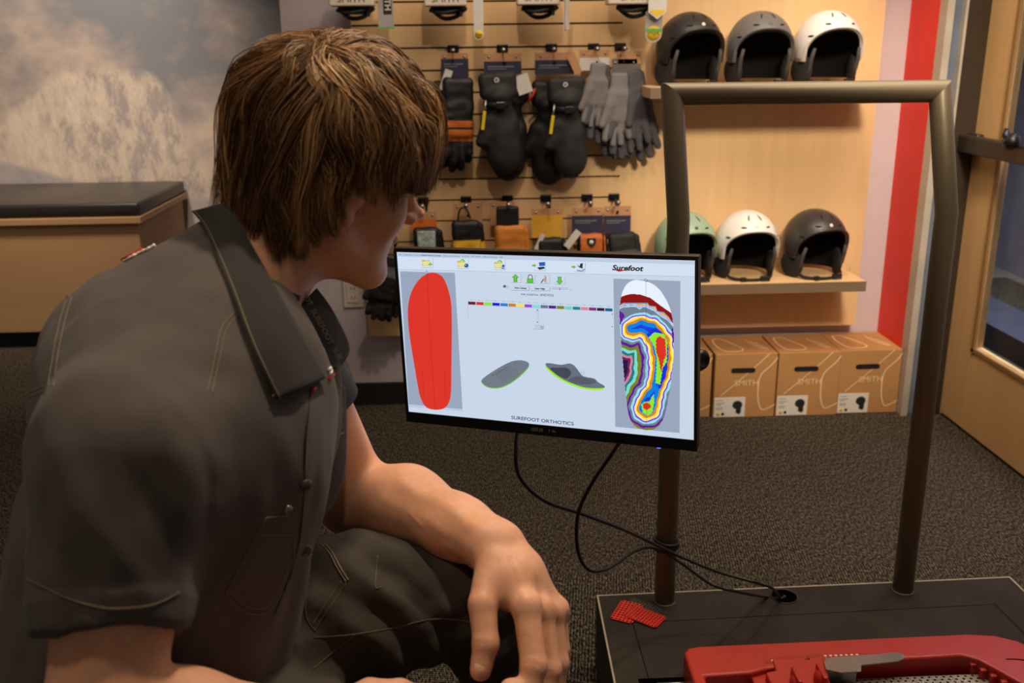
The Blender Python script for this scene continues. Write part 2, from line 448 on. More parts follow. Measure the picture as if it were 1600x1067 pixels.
struct(MB().box((1.842, 3.67, 0), (1.935, 3.80, 3.0)).build('trim_4', bronze))
# the door and its glass
dwood = wood('door_maple', (214, 172, 118), 'Z', 1.0, .12, .42)
door = struct(thing('door_1', '', '', (1.935, 3.68, 0))); del door['label']; del door['category']
d = MB(); X0, X1 = 1.935, 1.98
d.box((X0, 3.485, .012), (X1, 3.68, 2.4)); d.box((X0, 2.35, .012), (X1, 3.485, .35)); d.box((X0, 2.35, .012), (X1, 2.50, 2.4)); d.box((X0, 2.35, 2.2), (X1, 3.485, 2.4))
bev(d.build('door_leaf', dwood, door), .003)
g = MB().box((X0+.018, 2.50, .35), (X0+.026, 3.485, 2.2))
gm = bpy.data.materials.new('tinted_glass'); gm.use_nodes = True
b_ = gm.node_tree.nodes['Principled BSDF']; b_.inputs['Base Color'].default_value = (.75, .8, .85, 1); b_.inputs['Transmission Weight'].default_value = 1; b_.inputs['Roughness'].default_value = .02; b_.inputs['IOR'].default_value = 1.1
g.build('glass_pane', gm, door)
d = MB()
for a, b in (((3.465, .33), (3.487, 2.2)), ((2.5, .33), (2.52, 2.2))): d.box((X0-.006, a[0], a[1]), (X0+.004, b[0], b[1]))
d.box((X0-.006, 2.5, .335), (X0+.004, 3.487, .352))
bev(d.build('glazing_bead', wood('bead_wood', (150, 112, 66), 'Z'), door), .002)
d = MB(); d.box((X0-.065, 2.45, 1.085), (X0-.025, 3.72, 1.15)); d.box((X0-.03, 3.60, 1.08), (X0, 3.71, 1.155)); d.box((X0-.03, 2.45, 1.08), (X0, 2.56, 1.155))
pb = bev(d.build('push_bar', mat('dark_bronze', (66, 56, 46), .4, .6), door), .006)
d = MB()
d.lathe([(.0, 0), (.024, .004), (.03, .012), (.03, .03), (.022, .04), (0, .042)], (X0-.065, 3.27, 1.15), (-.7, 0, .5)); d.tube([(X0-.07, 3.275, 1.15), (X0-.09, 3.295, 1.18), (X0-.085, 3.305, 1.2)], [.012, .014, .008])
d.build('dogging_knob', mat('black_plastic', (16, 15, 15), .35), pb)
# what is dimly seen through the glass: another carpeted floor area, a dark sill and a grey wall outside
struct(MB().box((1.99, 2.0, -.05), (4.5, 6.5, -.002)).build('floor_outside', mat('outside_pavement', (120, 108, 98), .9)))
struct(MB().box((3.6, 2.0, 0), (3.7, 6.5, 3.0)).build('wall_outside', mat('outside_wall', (126, 126, 142), .9)))
struct(MB().box((2.6, 2.0, 0), (2.9, 6.5, .12)).build('trim_5', mat('outside_kerb', (58, 60, 72), .9)))

# ================================================================== bench by the mural
bw = wood('bench_birch', (196, 156, 114), 'X', .8, .12, .55)
t = thing('bench', 'long pale birch box bench with a black padded top, beside the mountain mural', 'bench', (-3.2, 5.35, 0))
m = MB().box((-4.6, 4.92, .09), (-1.70, 5.72, .655)); m.box((-4.6, 4.895, .655), (-1.675, 5.73, .69), bevel=.003); bev(m.build('box', bw, t), .003)
MB().box((-4.55, 4.97, 0), (-1.75, 5.70, .09)).build('plinth', bb, t)
leather = mat('black_vinyl', (48, 44, 41), .34, bump=(60, .002, .25))
m = MB().box((-4.6, 4.90, .69), (-1.68, 5.73, .76), bevel=.018, seg=4); c = m.build('cushion', leather, t, smooth=True)
MB().tube(spline([(-4.55, 4.905, .748), (-3.6, 4.902, .75), (-2.6, 4.903, .748), (-1.72, 4.905, .748)], 6), .003, 6).build('piping', leather, c)

# ================================================================== display panel with slots
maple = wood('maple_panel', (227, 189, 139), 'Z', .9, .12, .5)
t = thing('slatwall_panel', 'tall maple plywood display panel with dark slots on its left part', 'display panel', (.56, 3.93, .33))
zs = [1.659-.0845*k for k in range(-16, 16)]
xl, xg, xr = -.447, .59, 1.633
m = MB(); m.box((xg+.012, 3.9, .33), (xr, 3.955, 3.0))
cuts = sorted([z for z in zs if .40 < z < 2.9]); lo = .33
for z in cuts: m.box((xl, 3.9, lo), (xg+.012, 3.955, z-.0036)); lo = z+.0036
m.box((xl, 3.9, lo), (xg+.012, 3.955, 3.0))
m.box((xl, 3.93, .33), (xr, 3.969, 3.0))
m.build('board', maple, t)
m = MB()
for z in cuts: m.box((xl+.004, 3.915, z-.006), (xg, 3.93, z+.006))
m.build('slot_insert', mat('slot_dark', (74, 52, 36), .6, .2), t)
# shelves
lam = wood('shelf_edge_wood', (124, 102, 80), 'X', 1.5, .15, .5)
for zt, lab in ((1.342, 'upper wooden helmet shelf with a greyish edge, level with the rail top'), (.592, 'lower wooden helmet shelf with a greyish front edge above the cartons')):
    t = thing('shelf', lab, 'shelf', (1.1, 3.9, zt-.04), 0, 'helmet shelves')
    bev(MB().box((.665, 3.622, zt-.04), (1.545, 3.9, zt)).build('board', maple, t), .002)
    MB().box((.665, 3.615, zt-.04), (1.545, 3.6219, zt-.0005)).build('edge_band', lam, t)
# outlet
t = thing('wall_outlet', 'ivory double socket outlet in the lavender wall left of the monitor', 'outlet', (-.51, 3.969, .505))
ivory = mat('ivory_plastic', (214, 200, 184), .45)
m = MB(); m.box((-.552, 3.961, .44), (-.468, 3.9695, .57)); o = bev(m.build('cover_plate', ivory, t), .003)
m = MB(); m.box((-.536, 3.957, .462), (-.486, 3.961, .548)); bev(m.build('insert', ivory, t), .001)
for zc in (.525, .485):
    m = MB()
    m.prism([(-.5135, 3.9575, zc-.015), (-.5085, 3.9575, zc-.015), (-.5085, 3.9575, zc-.010), (-.519, 3.9575, zc-.005), (-.519, 3.9575, zc+.005), (-.516, 3.9575, zc+.005), (-.516, 3.9575, zc-.005), (-.504, 3.9575, zc-.005), (-.504, 3.9575, zc+.005), (-.501, 3.9575, zc+.005), (-.501, 3.9575, zc-.005), (-.5135, 3.9575, zc-.010)][:1] and [(-.519, 3.9575, zc-.004), (-.519, 3.9575, zc+.006), (-.516, 3.9575, zc+.006), (-.516, 3.9575, zc-.003), (-.504, 3.9575, zc-.003), (-.504, 3.9575, zc+.006), (-.501, 3.9575, zc+.006), (-.501, 3.9575, zc-.004)], (0, -.001, 0)); m.build('socket', mat('socket_dark', (60, 52, 46), .6), t)
for zc in (.562, .448): MB().lathe([(0, 0), (.003, 0), (.003, .001), (0, .0015)], (-.51, 3.961, zc), (0, -1, 0), 10).build('screw', alu, t)
# ================================================================== helmets
blk = mat('helmet_liner', (13, 12, 12), .9, spec=.2)
blk_pl = mat('black_strap', (22, 21, 20), .6)
pad = mat('ear_pad_fabric', (30, 28, 27), .85, bump=(500, .0004, .4))
def rimz(a):
    a = abs((a+math.pi) % (2*math.pi)-math.pi); t = 1-math.sqrt(max(0, 1-(min(a, R(70))/R(70))**2.4))
    u = min(max((a-R(90))/R(70), 0), 1)
    return .200*(1-t)+.082*t - .025*u
def hpt(a, z, s=1.0, zo=0):
    c, rz, rx, ry = .135, .132, .122, .140
    q = math.sqrt(max(0, 1-((z-c)/rz)**2)) if z > c else 1-.22*((c-z)/c)**2
    return Vector((rx*q*math.sin(a)*s, -ry*q*math.cos(a)*s + .01, z+zo))
def dome(mb, s, top, rim, nu=72, nv=16, zs=1.0):
    rows = []
    for j in range(nv+1):
        row = []
        for i in range(nu):
            a = 2*math.pi*i/nu; zr = rim(a); t = j/nv
            # even spacing along the profile
            ph0 = math.acos(min(1, max(-1, (zr-.135)/.132))) if zr > .135 else math.pi/2+(.135-zr)/.135
            ph = ph0*t
            z = .135+.132*math.cos(ph) if ph < math.pi/2 else .135-(ph-math.pi/2)*.135
            p = hpt(a, z, s); p.z = .135+(p.z-.135)*zs if z > .135 else p.z
            row.append(mb.bm.verts.new(p))
        rows.append(row)
    for A, B in zip(rows, rows[1:]):
        for i in range(nu):
            try: mb.bm.faces.new((A[i], A[(i+1) % nu], B[(i+1) % nu], B[i])).smooth = True
            except ValueError: pass
    return rows
def helmet(loc, rz, label, rgb, rough, dark_back=None, snap=(225, 215, 200)):
    t = thing('ski_helmet', label, 'helmet', loc, rz, 'helmets on the shelves')
    sm = mat('shell_%d_%d_%d' % rgb, rgb, rough, noise_amt=.03, coat=.15)
    mb = MB(); o = dome(mb, 1.0, 0, rimz); i = dome(mb, .93, 0, rimz, zs=.94)
    for k in range(72): mb.bm.faces.new((o[-1][k], o[-1][(k+1) % 72], i[-1][(k+1) % 72], i[-1][k]))
    bmesh.ops.remove_doubles(mb.bm, verts=mb.bm.verts, dist=.0004)
    mb.build('shell', sm, t, world=False)
    # raised brow line
    mb = MB(); pts = [hpt(R(a), rimz(R(a))+.004, 1.012) for a in range(-75, 76, 5)]
    mb.tube(pts, .0045, 8); mb.build('brow_edge', sm, t, world=False)
    mb = MB(); dome(mb, .90, 0, lambda a: rimz(a)-.004 if abs((a+math.pi) % (2*math.pi)-math.pi) < R(75) else .02, zs=.90)
    bmesh.ops.remove_doubles(mb.bm, verts=mb.bm.verts, dist=.0004)
    mb.build('liner', blk, t, world=False)
    for s in (-1, 1):
        mb = MB(); q = Matrix.Rotation(s*R(-16), 3, 'Z')
        mb.ell((s*.101, .0, .052), (.016, .058, .056), q, 20, 14)
        e = mb.build('ear_pad', pad, t, world=False)
        mb = MB(); mb.tube([hpt(s*R(a), zz, .93) for a, zz in ((50, .13), (56, .095), (60, .06), (68, .025))], [.006, .008, .008, .006], 8)
        mb.build('piping', mat('pad_trim', (66, 62, 58), .7), e, world=False)
    mb = MB(); pts = spline([(-.098, -.01, .04), (-.085, -.06, .012), (-.03, -.092, .007), (.03, -.094, .008), (.085, -.062, .013), (.098, -.01, .04)], 5)
    mb.tube(pts, .0085, 8, flat=.35); st = mb.build('chin_strap', blk_pl, t, world=False)
    mb = MB(); mb.box((.028, -.103, .001), (.066, -.086, .022), bevel=.003); mb.build('buckle', mat('buckle_plastic', (34, 33, 32), .3), st, world=False)
    mb = MB(); mb.box((-.052, -.102, .002), (-.03, -.086, .018), bevel=.002); mb.build('strap_slider', mat('buckle_plastic'), st, world=False)
    vm = mat('vent_dark', (12, 12, 12), .8)
    for a, z, dz, L in ((-30, .222, -.004, .017), (30, .222, -.004, .017), (-58, .200, -.012, .016), (58, .200, -.012, .016)):
        pts = [hpt(R(a-7+14*k/4), z+dz*abs(k/4 if a < 0 else 1-k/4) if False else z-.0007*(abs(a)-20)*(1 if True else 0)+ (0.0), 1.0) for k in range(5)]
        m2 = MB(); m2.tube(pts, [.001, .0034, .004, .0034, .001], 6); m2.build('vent', vm, t, world=False)
    for a in (-20, 20):
        pts = [hpt(R(a), z, 1.0) for z in (.238, .244, .25, .256)]
        m2 = MB(); m2.tube(pts, [.001, .003, .003, .001], 6); m2.build('vent', vm, t, world=False)
    p = hpt(0, .219, 1.0)
    m2 = MB(); m2.lathe([(.0, -.003), (.007, -.003), (.007, .002), (.004, .003), (0, .003)], p, (0, -1, .6), 12)
    m2.build('front_badge', mat('badge_%d' % snap[0], snap, .35), t, world=False)
    return t
Zu, Zl = 1.342, .592
hs = [((.836, 3.745, Zu), R(14), 'matt black ski helmet, leftmost on the upper shelf', (36, 34, 33), .45, (225, 215, 200)),
      ((1.102, 3.745, Zu), R(2), 'grey ski helmet in the middle of the upper shelf', (102, 100, 98), .5, (90, 88, 86)),
      ((1.362, 3.745, Zu), R(6), 'white ski helmet at the right end of the upper shelf', (226, 220, 216), .4, (235, 228, 220)),
      ((.85, 3.745, Zl), R(10), 'pale mint green ski helmet partly behind the bronze post', (150, 176, 150), .45, (60, 66, 58)),
      ((1.098, 3.745, Zl), R(4), 'white ski helmet in the middle of the lower shelf', (232, 228, 222), .4, (236, 230, 224)),
      ((1.377, 3.745, Zl), R(12), 'charcoal black ski helmet at the right end of the lower shelf', (52, 49, 47), .42, (228, 220, 206))]
for h in hs: helmet(h[0], h[1], h[2], h[3], h[4], snap=h[5])
# the small red-and-dark sticker side of the white helmet
# ================================================================== cartons
kraft = mat('kraft_card', (184, 134, 80), .8, noise_amt=.05, nscale=5)
kdark = mat('handle_hole', (16, 12, 9), .9)
kpr = mat('pale_print', (244, 216, 172), .8)
wlab = mat('white_label', (226, 218, 206), .7, noise_amt=.02)
XZ = Matrix(((1, 0, 0, 0), (0, 0, -1, 0), (0, 1, 0, 0), (0, 0, 0, 1)))   # text standing, facing -Y
def T(x, y, z, rot=0): return Matrix.Translation((x, y, z)) @ XZ @ Matrix.Rotation(rot, 4, 'Z')
def line_on(mb, pts, wdt, nrm):
    """flat printed line following points, lying on a face with normal nrm"""
    nrm = Vector(nrm); pts = [Vector(p) for p in pts]; L, Rr = [], []
    for i, p in enumerate(pts):
        t = (pts[min(i+1, len(pts)-1)]-pts[max(i-1, 0)]).normalized(); s = nrm.cross(t)*wdt/2
        L.append(mb.bm.verts.new(p+s)); Rr.append(mb.bm.verts.new(p-s))
    for i in range(len(pts)-1): mb.bm.faces.new((L[i], L[i+1], Rr[i+1], Rr[i]))
labs = ['brown SMITH helmet carton mostly hidden behind the monitor edge', 'brown SMITH helmet carton just right of the monitor',
        'brown SMITH helmet carton in the middle of the row on the floor', 'brown SMITH helmet carton at the right end against the red wall']
labs = [l.replace('SMITH ', '') for l in labs]
for i, (x, y, rz) in enumerate(((.842, 3.705, -.012), (1.110, 3.690, .006), (1.373, 3.690, -.004), (1.634, 3.700, .004))):
    t = thing('carton', labs[i], 'box', (x, y, 0), rz, 'helmet cartons under the panel')
    W, H, Dp = .129, .28, .255
    m = MB(); m.box((-W, 0, .001), (W, Dp, H)); bev(m.build('carton_body', kraft, t, world=False), .003)
    m = MB(); pts = []
    for cx, a0 in ((-.04, 90), (.04, -90)):
        for k in range(9): a = R(a0+k*22.5); pts.append((cx+.011*math.cos(a)*1.0, -.0008, .208+.011*math.sin(a)))
    pts = [(-.012+p[0], p[1], p[2]) for p in pts]
    m.prism(pts, (0, .0012, 0)); m.build('handle_hole', kdark, t, world=False)
    m = MB(); m.text('SMITH', T(.005, -.0006, .152), .036, .0002, bold=-.0004)
    m.build('lettering', kpr, t, world=False)
    m = MB()
    # pale goggle-and-helmet line art on front and lid
    line_on(m, spline([(.129, -.0007, .262), (.105, -.0007, .23), (.062, -.0007, .185), (.055, -.0007, .12), (.06, -.0007, .07), (.075, -.0007, .035), (.1, -.0007, .04), (.129, -.0007, .055)], 6), .004, (0, -1, 0))
    line_on(m, [(.095, -.0007, .279), (.05, -.0007, .235), (-.02, -.0007, .17), (-.1, -.0007, .10)], .003, (0, -1, 0))
    for sx in (-.05,):
        line_on(m, spline([(sx-.045, .20, H+.0007), (sx-.05, .12, H+.0007), (sx-.03, .04, H+.0007), (sx+.03, .035, H+.0007), (sx+.05, .07, H+.0007), (sx+.02, .15, H+.0007), (sx-.01, .21, H+.0007), (sx-.045, .20, H+.0007)], 6), .006, (0, 0, 1))
    for k in range(3): line_on(m, spline([(.045+.014*k, .19-.02*k, H+.0007), (.055+.014*k, .12, H+.0007), (.085+.01*k, .05, H+.0007)], 5), .004, (0, 0, 1))
    m.build('line_print', kpr, t, world=False)
    m = MB(); m.box((-.125, -.0014, .006), (.004, .0, .092)); lb = m.build('label', wlab, t, world=False)
    m = MB(); y0 = -.0019
    m.ell((-.028, y0, .058), (.021, .0006, .019)); m.prism([(-.052, y0, .052), (-.03, y0, .064), (-.03, y0, .05)], (0, .0003, 0)); m.box((-.034, y0, .022), (-.012, y0+.0003, .046)); m.ell((-.021, y0, .03), (.009, .0006, .013))
    m.build('helmet_picture', mat('print_black', (26, 25, 25), .7), lb, world=False)
    m = MB(); m.lathe([(0, 0), (.0075, 0), (.0075, .0004), (0, .0004)], (-.108, -.0014, .019), (0, -1, 0), 16); m.build('yellow_dot', mat('print_yellow', (232, 190, 30), .6), lb, world=False)
    m = MB(); m.lathe([(0, 0), (.0065, 0), (.0065, .0004), (0, .0004)], (-.088, -.0014, .019), (0, -1, 0), 16); m.build('black_dot', mat('print_black'), lb, world=False)
    m = MB()
    for k, (wd, z) in enumerate(((.03, .078), (.036, .066), (.022, .059), (.03, .045), (.026, .038))): m.box((-.118, -.0018, z), (-.118+wd, -.0014, z+.003))
    m.build('fine_print', mat('print_grey', (150, 144, 138), .7), lb, world=False)

# ================================================================== gloves, cards and hooks on the slots
hookm = mat('hook_black', (15, 14, 14), .35, .3)
steel = mat('steel_pin', (170, 165, 158), .3, .9)
def hook(px, z, label):
    x = atY(px, (1.5-z)*0+0, 3.9).x if False else px
    t = thing('display_hook', label, 'hook', (x, 3.9, z), 0, 'slatwall hooks')
    m = MB(); m.box((x-.022, 3.886, z-.016), (x+.022, 3.899, z+.012), bevel=.003); m.build('slot_clip', hookm, t)
    m = MB(); m.tube([(x, 3.89, z-.004), (x, 3.85, z-.006), (x, 3.79, z-.012), (x, 3.775, z-.008)], [.004]*4, 8); m.tube([(x+.012, 3.888, z-.01), (x+.014, 3.86, z-.04), (x+.006, 3.84, z-.062)], .005, 8)
    m.build('prong', hookm, t)
    m = MB(); m.lathe([(0, 0), (.009, 0), (.009, .004), (0, .006)], (x, 3.775, z-.008), (0, -1, 0), 14); m.build('prong_cap', steel, t)
    return t
def glove_mesh(kind):
    """hanging hand covering, top centre of the cuff at the origin, fingers down, back of hand facing -Y"""
    p = []
    B = I3
    if kind == 'mitten':
        p += [('u', 0, ('box', (0, 0, -.045), B, (.060, .022, .045), .018)), ('u', .02, ('cone', (0, 0, -.09), (0, 0, -.115), .045, .036)),
              ('u', .03, ('ell', (0, .0, -.20), B, (.058, .034, .09))), ('u', .03, ('ell', (.004, .0, -.29), B, (.054, .034, .085))),
              ('u', .02, ('cone', (-.035, -.005, -.17), (-.062, -.008, -.245), .024, .021))]
    elif kind == 'glove':
        p += [('u', 0, ('box', (0, 0, -.045), B, (.052, .02, .048), .016)), ('u', .02, ('box', (0, 0, -.14), B, (.050, .024, .06), .02)),
              ('u', .02, ('cone', (-.035, -.005, -.13), (-.066, -.01, -.19), .018, .015))]
        for x, l in ((-.036, .075), (-.012, .09), (.012, .085), (.036, .065)): p.append(('u', .008, ('cone', (x, 0, -.18), (x*1.15, -.004, -.18-l), .0145, .0125)))
    else:   # thin knit
        p += [('u', 0, ('box', (0, 0, -.03), B, (.03, .010, .035), .009)), ('u', .02, ('box', (0, 0, -.10), B, (.044, .014, .048), .013)),
              ('u', .015, ('cone', (-.03, -.004, -.085), (-.056, -.01, -.155), .014, .012))]
        for x, l in ((-.033, .07), (-.011, .085), (.011, .08), (.033, .062)): p.append(('u', .006, ('cone', (x, 0, -.13), (x*1.25, -.006, -.13-l), .012, .0105)))
    V, F = sdf_mesh(p, .0036)
    V = smooth_mesh(V, F, 2); Nn = vnormals(V, F)
    amp = .0035 if kind != 'knit' else .0018
    d = np.array([noise.noise(Vector((v[0]*28, v[1]*28, v[2]*(22 if kind == 'mitten' else 40)))) for v in V])
    V = V+Nn*(d*amp)[:, None]
    return V, F
GM = {k: glove_mesh(k) for k in ('mitten', 'glove', 'knit')}
def put_glove(name, kind, mats, parent, loc, ry=0, rz=0, sc=1.0, split=None):
    V, F = GM[kind]; mi = None
    if split: cz = V[F].mean(1); mi = np.array([split(c) for c in cz])
    Mx = Matrix.Translation(loc) @ Matrix.Rotation(rz, 4, 'Z') @ Matrix.Rotation(ry, 4, 'Y') @ (Matrix.Diagonal((*sc, 1)) if isinstance(sc, tuple) else Matrix.Scale(sc, 4))
    A = np.array(Mx); W = V@A[:3, :3].T+A[:3, 3]
    return mesh_obj(name, W, F, mats, parent, midx=mi)
def card(mb, x, z0, z1, w, y=3.83, rot=0):
    mb.box((x-w/2, y, z0), (x+w/2, y+.002, z1), rot=Matrix.Rotation(rot, 3, 'Y') if rot else None)
gb = mat('black_glove_fabric', (19, 18, 18), .55, bump=(300, .0008, .4)); gb2 = mat('black_softshell', (30, 29, 29), .7, bump=(200, .001, .4))
knit = mat('grey_knit', (118, 114, 114), .95, bump=(420, .0012, .8)); knitd = mat('dark_grey_knit', (78, 76, 80), .95, bump=(420, .0012, .8))
org = mat('orange_leather', (190, 98, 36), .6, bump=(160, .001, .4)); yel = mat('yellow_leather', (216, 164, 34), .6, bump=(160, .001, .4))
lorg = mat('tan_leather', (204, 126, 44), .65, bump=(160, .001, .4))
tanc = mat('tan_card', (190, 140, 100), .7); navy = mat('navy_card', (44, 44, 70), .7); ycard = mat('yellow_card', (224, 166, 50), .7); ocard = mat('orange_card', (226, 110, 34), .7)
tagw = mat('white_tag', (214, 208, 200), .6); gryp = mat('grey_print', (120, 116, 120), .7)
zt = 1.49
def X_(px, py, Y=3.82): return atY(px, py, Y).x
def Z_(px, py, Y=3.82): return atY(px, py, Y).z
def header(t, px, w, py0, pym, py1, top, low, Y=3.835):
    x = X_(px, py0, Y); m = MB(); card(m, x, Z_(px, pym, Y), Z_(px, py0, Y), w, Y); a = bev(m.build('header_card', top, t), .0008)
    if low: m = MB(); card(m, x, Z_(px, py1, Y), Z_(px, pym, Y), w, Y-.0006); m.build('card_panel', low, a)
    m = MB()
    for sx in (-1, 1): m.lathe([(0, 0), (.005, 0), (.005, .001), (0, .0015)], (x+sx*w*.36, Y, Z_(px, py0+6, Y)), (0, -1, 0), 12)
    m.build('eyelet', steel, a)
    if low is navy:
        m = MB(); zz = Z_(px, pym+4, Y); m.text('insulated', T(x, Y-.0008, zz-.006), .012); m.box((x-w*.4, Y-.0009, zz-.02), (x+w*.1, Y-.0006, zz-.0165)); m.box((x-w*.4, Y-.0009, zz-.027), (x-.0*w, Y-.0006, zz-.0245))
        m.bm.free(); m = MB(); m.box((x-w*.4, Y-.0009, zz-.012), (x+w*.3, Y-.0006, zz-.007)); m.box((x-w*.4, Y-.0009, zz-.02), (x+w*.1, Y-.0006, zz-.0165))
        m.build('fine_print', gryp, a)
    return a
# black gloves with burnt orange palm, partly behind the hair
def xz(px, py, Y): p = atY(px, py, Y); return (p.x, Y, p.z)
t = thing('glove_pair', 'black glove with burnt orange knuckle patches beside the hair', 'gloves', xz(712, 120, 3.82), 0, 'gloves on the upper row')
header(t, 710, .105, 83, 92, 122, tanc, navy)
put_glove('glove', 'glove', [gb, org], t, xz(716, 122, 3.80), R(2), R(6), 1.15, lambda c: 1 if (-.205 < c[2] < -.135 and c[1] < -.004 and not (-.165 < c[2] < -.158)) else 0)
put_glove('glove', 'glove', [gb], t, xz(700, 126, 3.845), R(-4), R(-6), 1.25)
m = MB(); card(m, X_(697, 130), Z_(697, 142), Z_(697, 108), .03, 3.80, R(20)); m.build('swing_tag', tagw, t)
def mitten(px, py, label, dx, shade_px):
    t = thing('mitten_pair', label, 'mittens', xz(px, py, 3.82), 0, 'gloves on the upper row')
    a = put_glove('mitten', 'mitten', [gb2], t, xz(px, py, 3.775), R(-3), R(4), (1.22, 1.12, 1.03))
    put_glove('mitten', 'mitten', [gb], t, xz(px+dx, py+6, 3.85), R(3), R(-8), (1.28, 1.15, 1.08))
    x, y, z = xz(px, py, 3.775)
    m = MB(); m.tube(spline([(x-.052, y, z-.115), (x-.03, y-.040, z-.118), (x, y-.048, z-.12), (x+.03, y-.041, z-.118), (x+.052, y, z-.115)], 4), .011, 8, flat=.35); s = m.build('wrist_strap', gb, a)
    m = MB(); m.box((x-.008, y-.058, z-.132), (x+.026, y-.047, z-.106), bevel=.003); m.build('buckle', mat('buckle_plastic'), s)
    m = MB(); m.tube([(x-.046, y-.032, z-.10), (x-.05, y-.036, z-.13), (x-.056, y-.034, z-.15)], .004, 6); m.build('carabiner', steel, a)
    m = MB(); m.box((x-.062, y-.04, z-.21), (x-.05, y-.037, z-.14), rot=Matrix.Rotation(R(8), 3, 'Y'), bevel=.001); m.build('pull_tab', mat('yellow_webbing', (226, 196, 20), .6), a)
    m = MB(); m.lathe([(.006, 0), (.0095, 0), (.0095, .001), (.006, .001), (.006, 0)], (x-.004, y-.0295, z-.028), (0, -1, 0), 16); m.box((x-.006, y-.031, z-.029), (x+.006, y-.0295, z-.026)); m.box((x-.001, y-.031, z-.034), (x+.002, y-.0295, z-.026)); m.build('emblem', tagw, a)
    return t
t = mitten(777, 113, 'black padded mittens with yellow pull tab, left of the two mitten pairs', 20, 0); header(t, 785, .145, 83, 96, 116, tanc, navy, 3.842)
m = MB(); card(m, X_(817, 130), Z_(817, 146), Z_(817, 116), .055, 3.79, R(-18)); m.build('swing_tag', tagw, t)
t = mitten(884, 120, 'black padded mittens with bright yellow pull tab, right of the two mitten pairs', -22, 0); header(t, 867, .155, 82, 94, 116, tanc, navy, 3.842)
m = MB(); card(m, X_(897, 100), Z_(897, 116), Z_(897, 82), .03, 3.81, R(-25)); m.build('swing_tag', tanc, t)
m = MB(); m.tube([xz(825, 159, 3.80), xz(832, 150, 3.80), xz(836, 138, 3.80)], .005, 6); m.build('red_loop', mat('red_webbing', (190, 30, 26), .6), t)
kl = ['grey knit glove, front one of the bunch beside the right mittens', 'grey knit glove hanging second in the bunch, behind the front one', 'grey knit glove in the middle of the bunch',
      'darker grey knit glove on the right of the bunch', 'darker grey knit glove at the far right edge of the bunch']
for i, (px, py, ry, rz, mm, Y) in enumerate(((935, 100, 4, 10, knit, 3.775), (948, 122, -4, -12, knitd, 3.80), (968, 116, 2, 15, knit, 3.785), (982, 122, -7, -10, knitd, 3.81), (990, 112, -12, 30, knitd, 3.80))):
    t = thing('knit_glove', kl[i], 'glove', xz(px, py, Y), 0, 'knit gloves in a bunch')
    put_glove('glove_body', 'knit', [mm], t, xz(px, py, Y), R(ry), R(rz), [1.06, 1.12, 1.22, 1.28, 1.2][i])
    put_glove('glove_body', 'knit', [knitd], t, xz(px+4, py+4, Y+.025), R(ry-5), R(rz+12), [1.3, 1.35, 1.4, 1.4, 1.35][i])
    if i in (0, 2, 4): header(t, [929, 0, 976, 0, 984][i], [.115, 0, .10, 0, .09][i], [78, 0, 92, 0, 80][i], [90, 0, 116, 0, 100][i], [110, 0, 130, 0, 124][i], tanc if i != 2 else mat('grey_card', (110, 104, 100), .7), tagw if i == 0 else (None if i == 2 else mat('grey_card')), 3.842)
m = None
for px, i, lb in ((708, 0, 'over the orange-patched glove'), (785, 1, 'over the left mittens'), (862, 2, 'over the right mittens'), (928, 3, 'over the front knit glove'), (970, 4, 'at the right end of the slot above the knit gloves')):
    hook(X_(px, 75, 3.88), 1.488, 'black metal display hook '+lb)
# lower row
zl = .905
rows = []
def low(px, py, label, kind, mats, sc=1.0, split=None, ry=0, rz=5, Y=3.80, second=True):
    t = thing('glove_pair', label, 'gloves', xz(px, py, Y), 0, 'gloves on the lower row')
    g = put_glove('glove', kind, mats, t, xz(px, py, Y), R(ry), R(rz), sc, split)
    if second: put_glove('glove', kind, mats, t, xz(px+5, py+4, Y+.042), R(ry-5), R(-rz), sc, split)
    return t, g
t, g = low(666, 356, 'dark gloves with a pale grey patch under an orange card, beside the nose', 'glove', [gb], 1.02)
header(t, 661, .105, 331, 343, 360, tanc, ocard)
x, y, z = xz(666, 356, 3.80)
m = MB(); m.box((x-.036, y-.03, z-.075), (x+.036, y-.021, z-.008), bevel=.004); m.build('patch', mat('pale_patch', (170, 186, 180), .5, noise_amt=.5, nscale=60), g)
t, g = low(728, 345, 'black-cuffed gloves with bright yellow leather hands on a tan card', 'glove', [gb, yel], 1.1, lambda c: 1 if c[2] < -.068 else 0)
header(t, 731, .115, 317, 352, 352, tanc, None, 3.842)
m = MB(); x, y, z = xz(727, 345, 3.80); m.tube(spline([(x-.03, y, z), (x-.02, y, z+.045), (x+.004, y-.002, z+.05), (x+.02, y, z+.01)], 5), .008, 8, flat=.5); m.build('hang_loop', gb, g)
t, g = low(797, 352, 'tan orange leather gloves with a tall black knit cuff', 'glove', [lorg, gb], 1.2, None)
header(t, 785, .10, 315, 352, 352, tanc, None, 3.845)
m = MB(); x, y, z = xz(793, 330, 3.80); m.box((x-.045, y-.012, z-.09), (x+.045, y+.012, z+.02), bevel=.008); m.build('knit_cuff', gb, g)
t, g = low(860, 372, 'black gloves with white tags below a yellow card', 'glove', [gb], 1.05)
header(t, 855, .125, 326, 336, 371, tanc, ycard)
m = MB(); card(m, X_(842, 370), Z_(842, 388), Z_(842, 362), .018, 3.78, R(25)); m.build('swing_tag', tagw, t)
t, g = low(923, 366, 'orange and black gloves with a small shield badge below a navy card', 'glove', [org, gb], 1.05, lambda c: 1 if abs(c[0]) > .042 or c[2] < -.08 else 0)
header(t, 918, .125, 324, 337, 366, tanc, navy)
x, y, z = xz(923, 366, 3.80)
m = MB(); m.prism([(x-.018, y-.0245, z-.012), (x+.018, y-.0245, z-.012), (x+.018, y-.0245, z-.035), (x, y-.0245, z-.052), (x-.018, y-.0245, z-.035)], (0, .004, 0)); s = m.build('shield_badge', mat('print_black'), g)
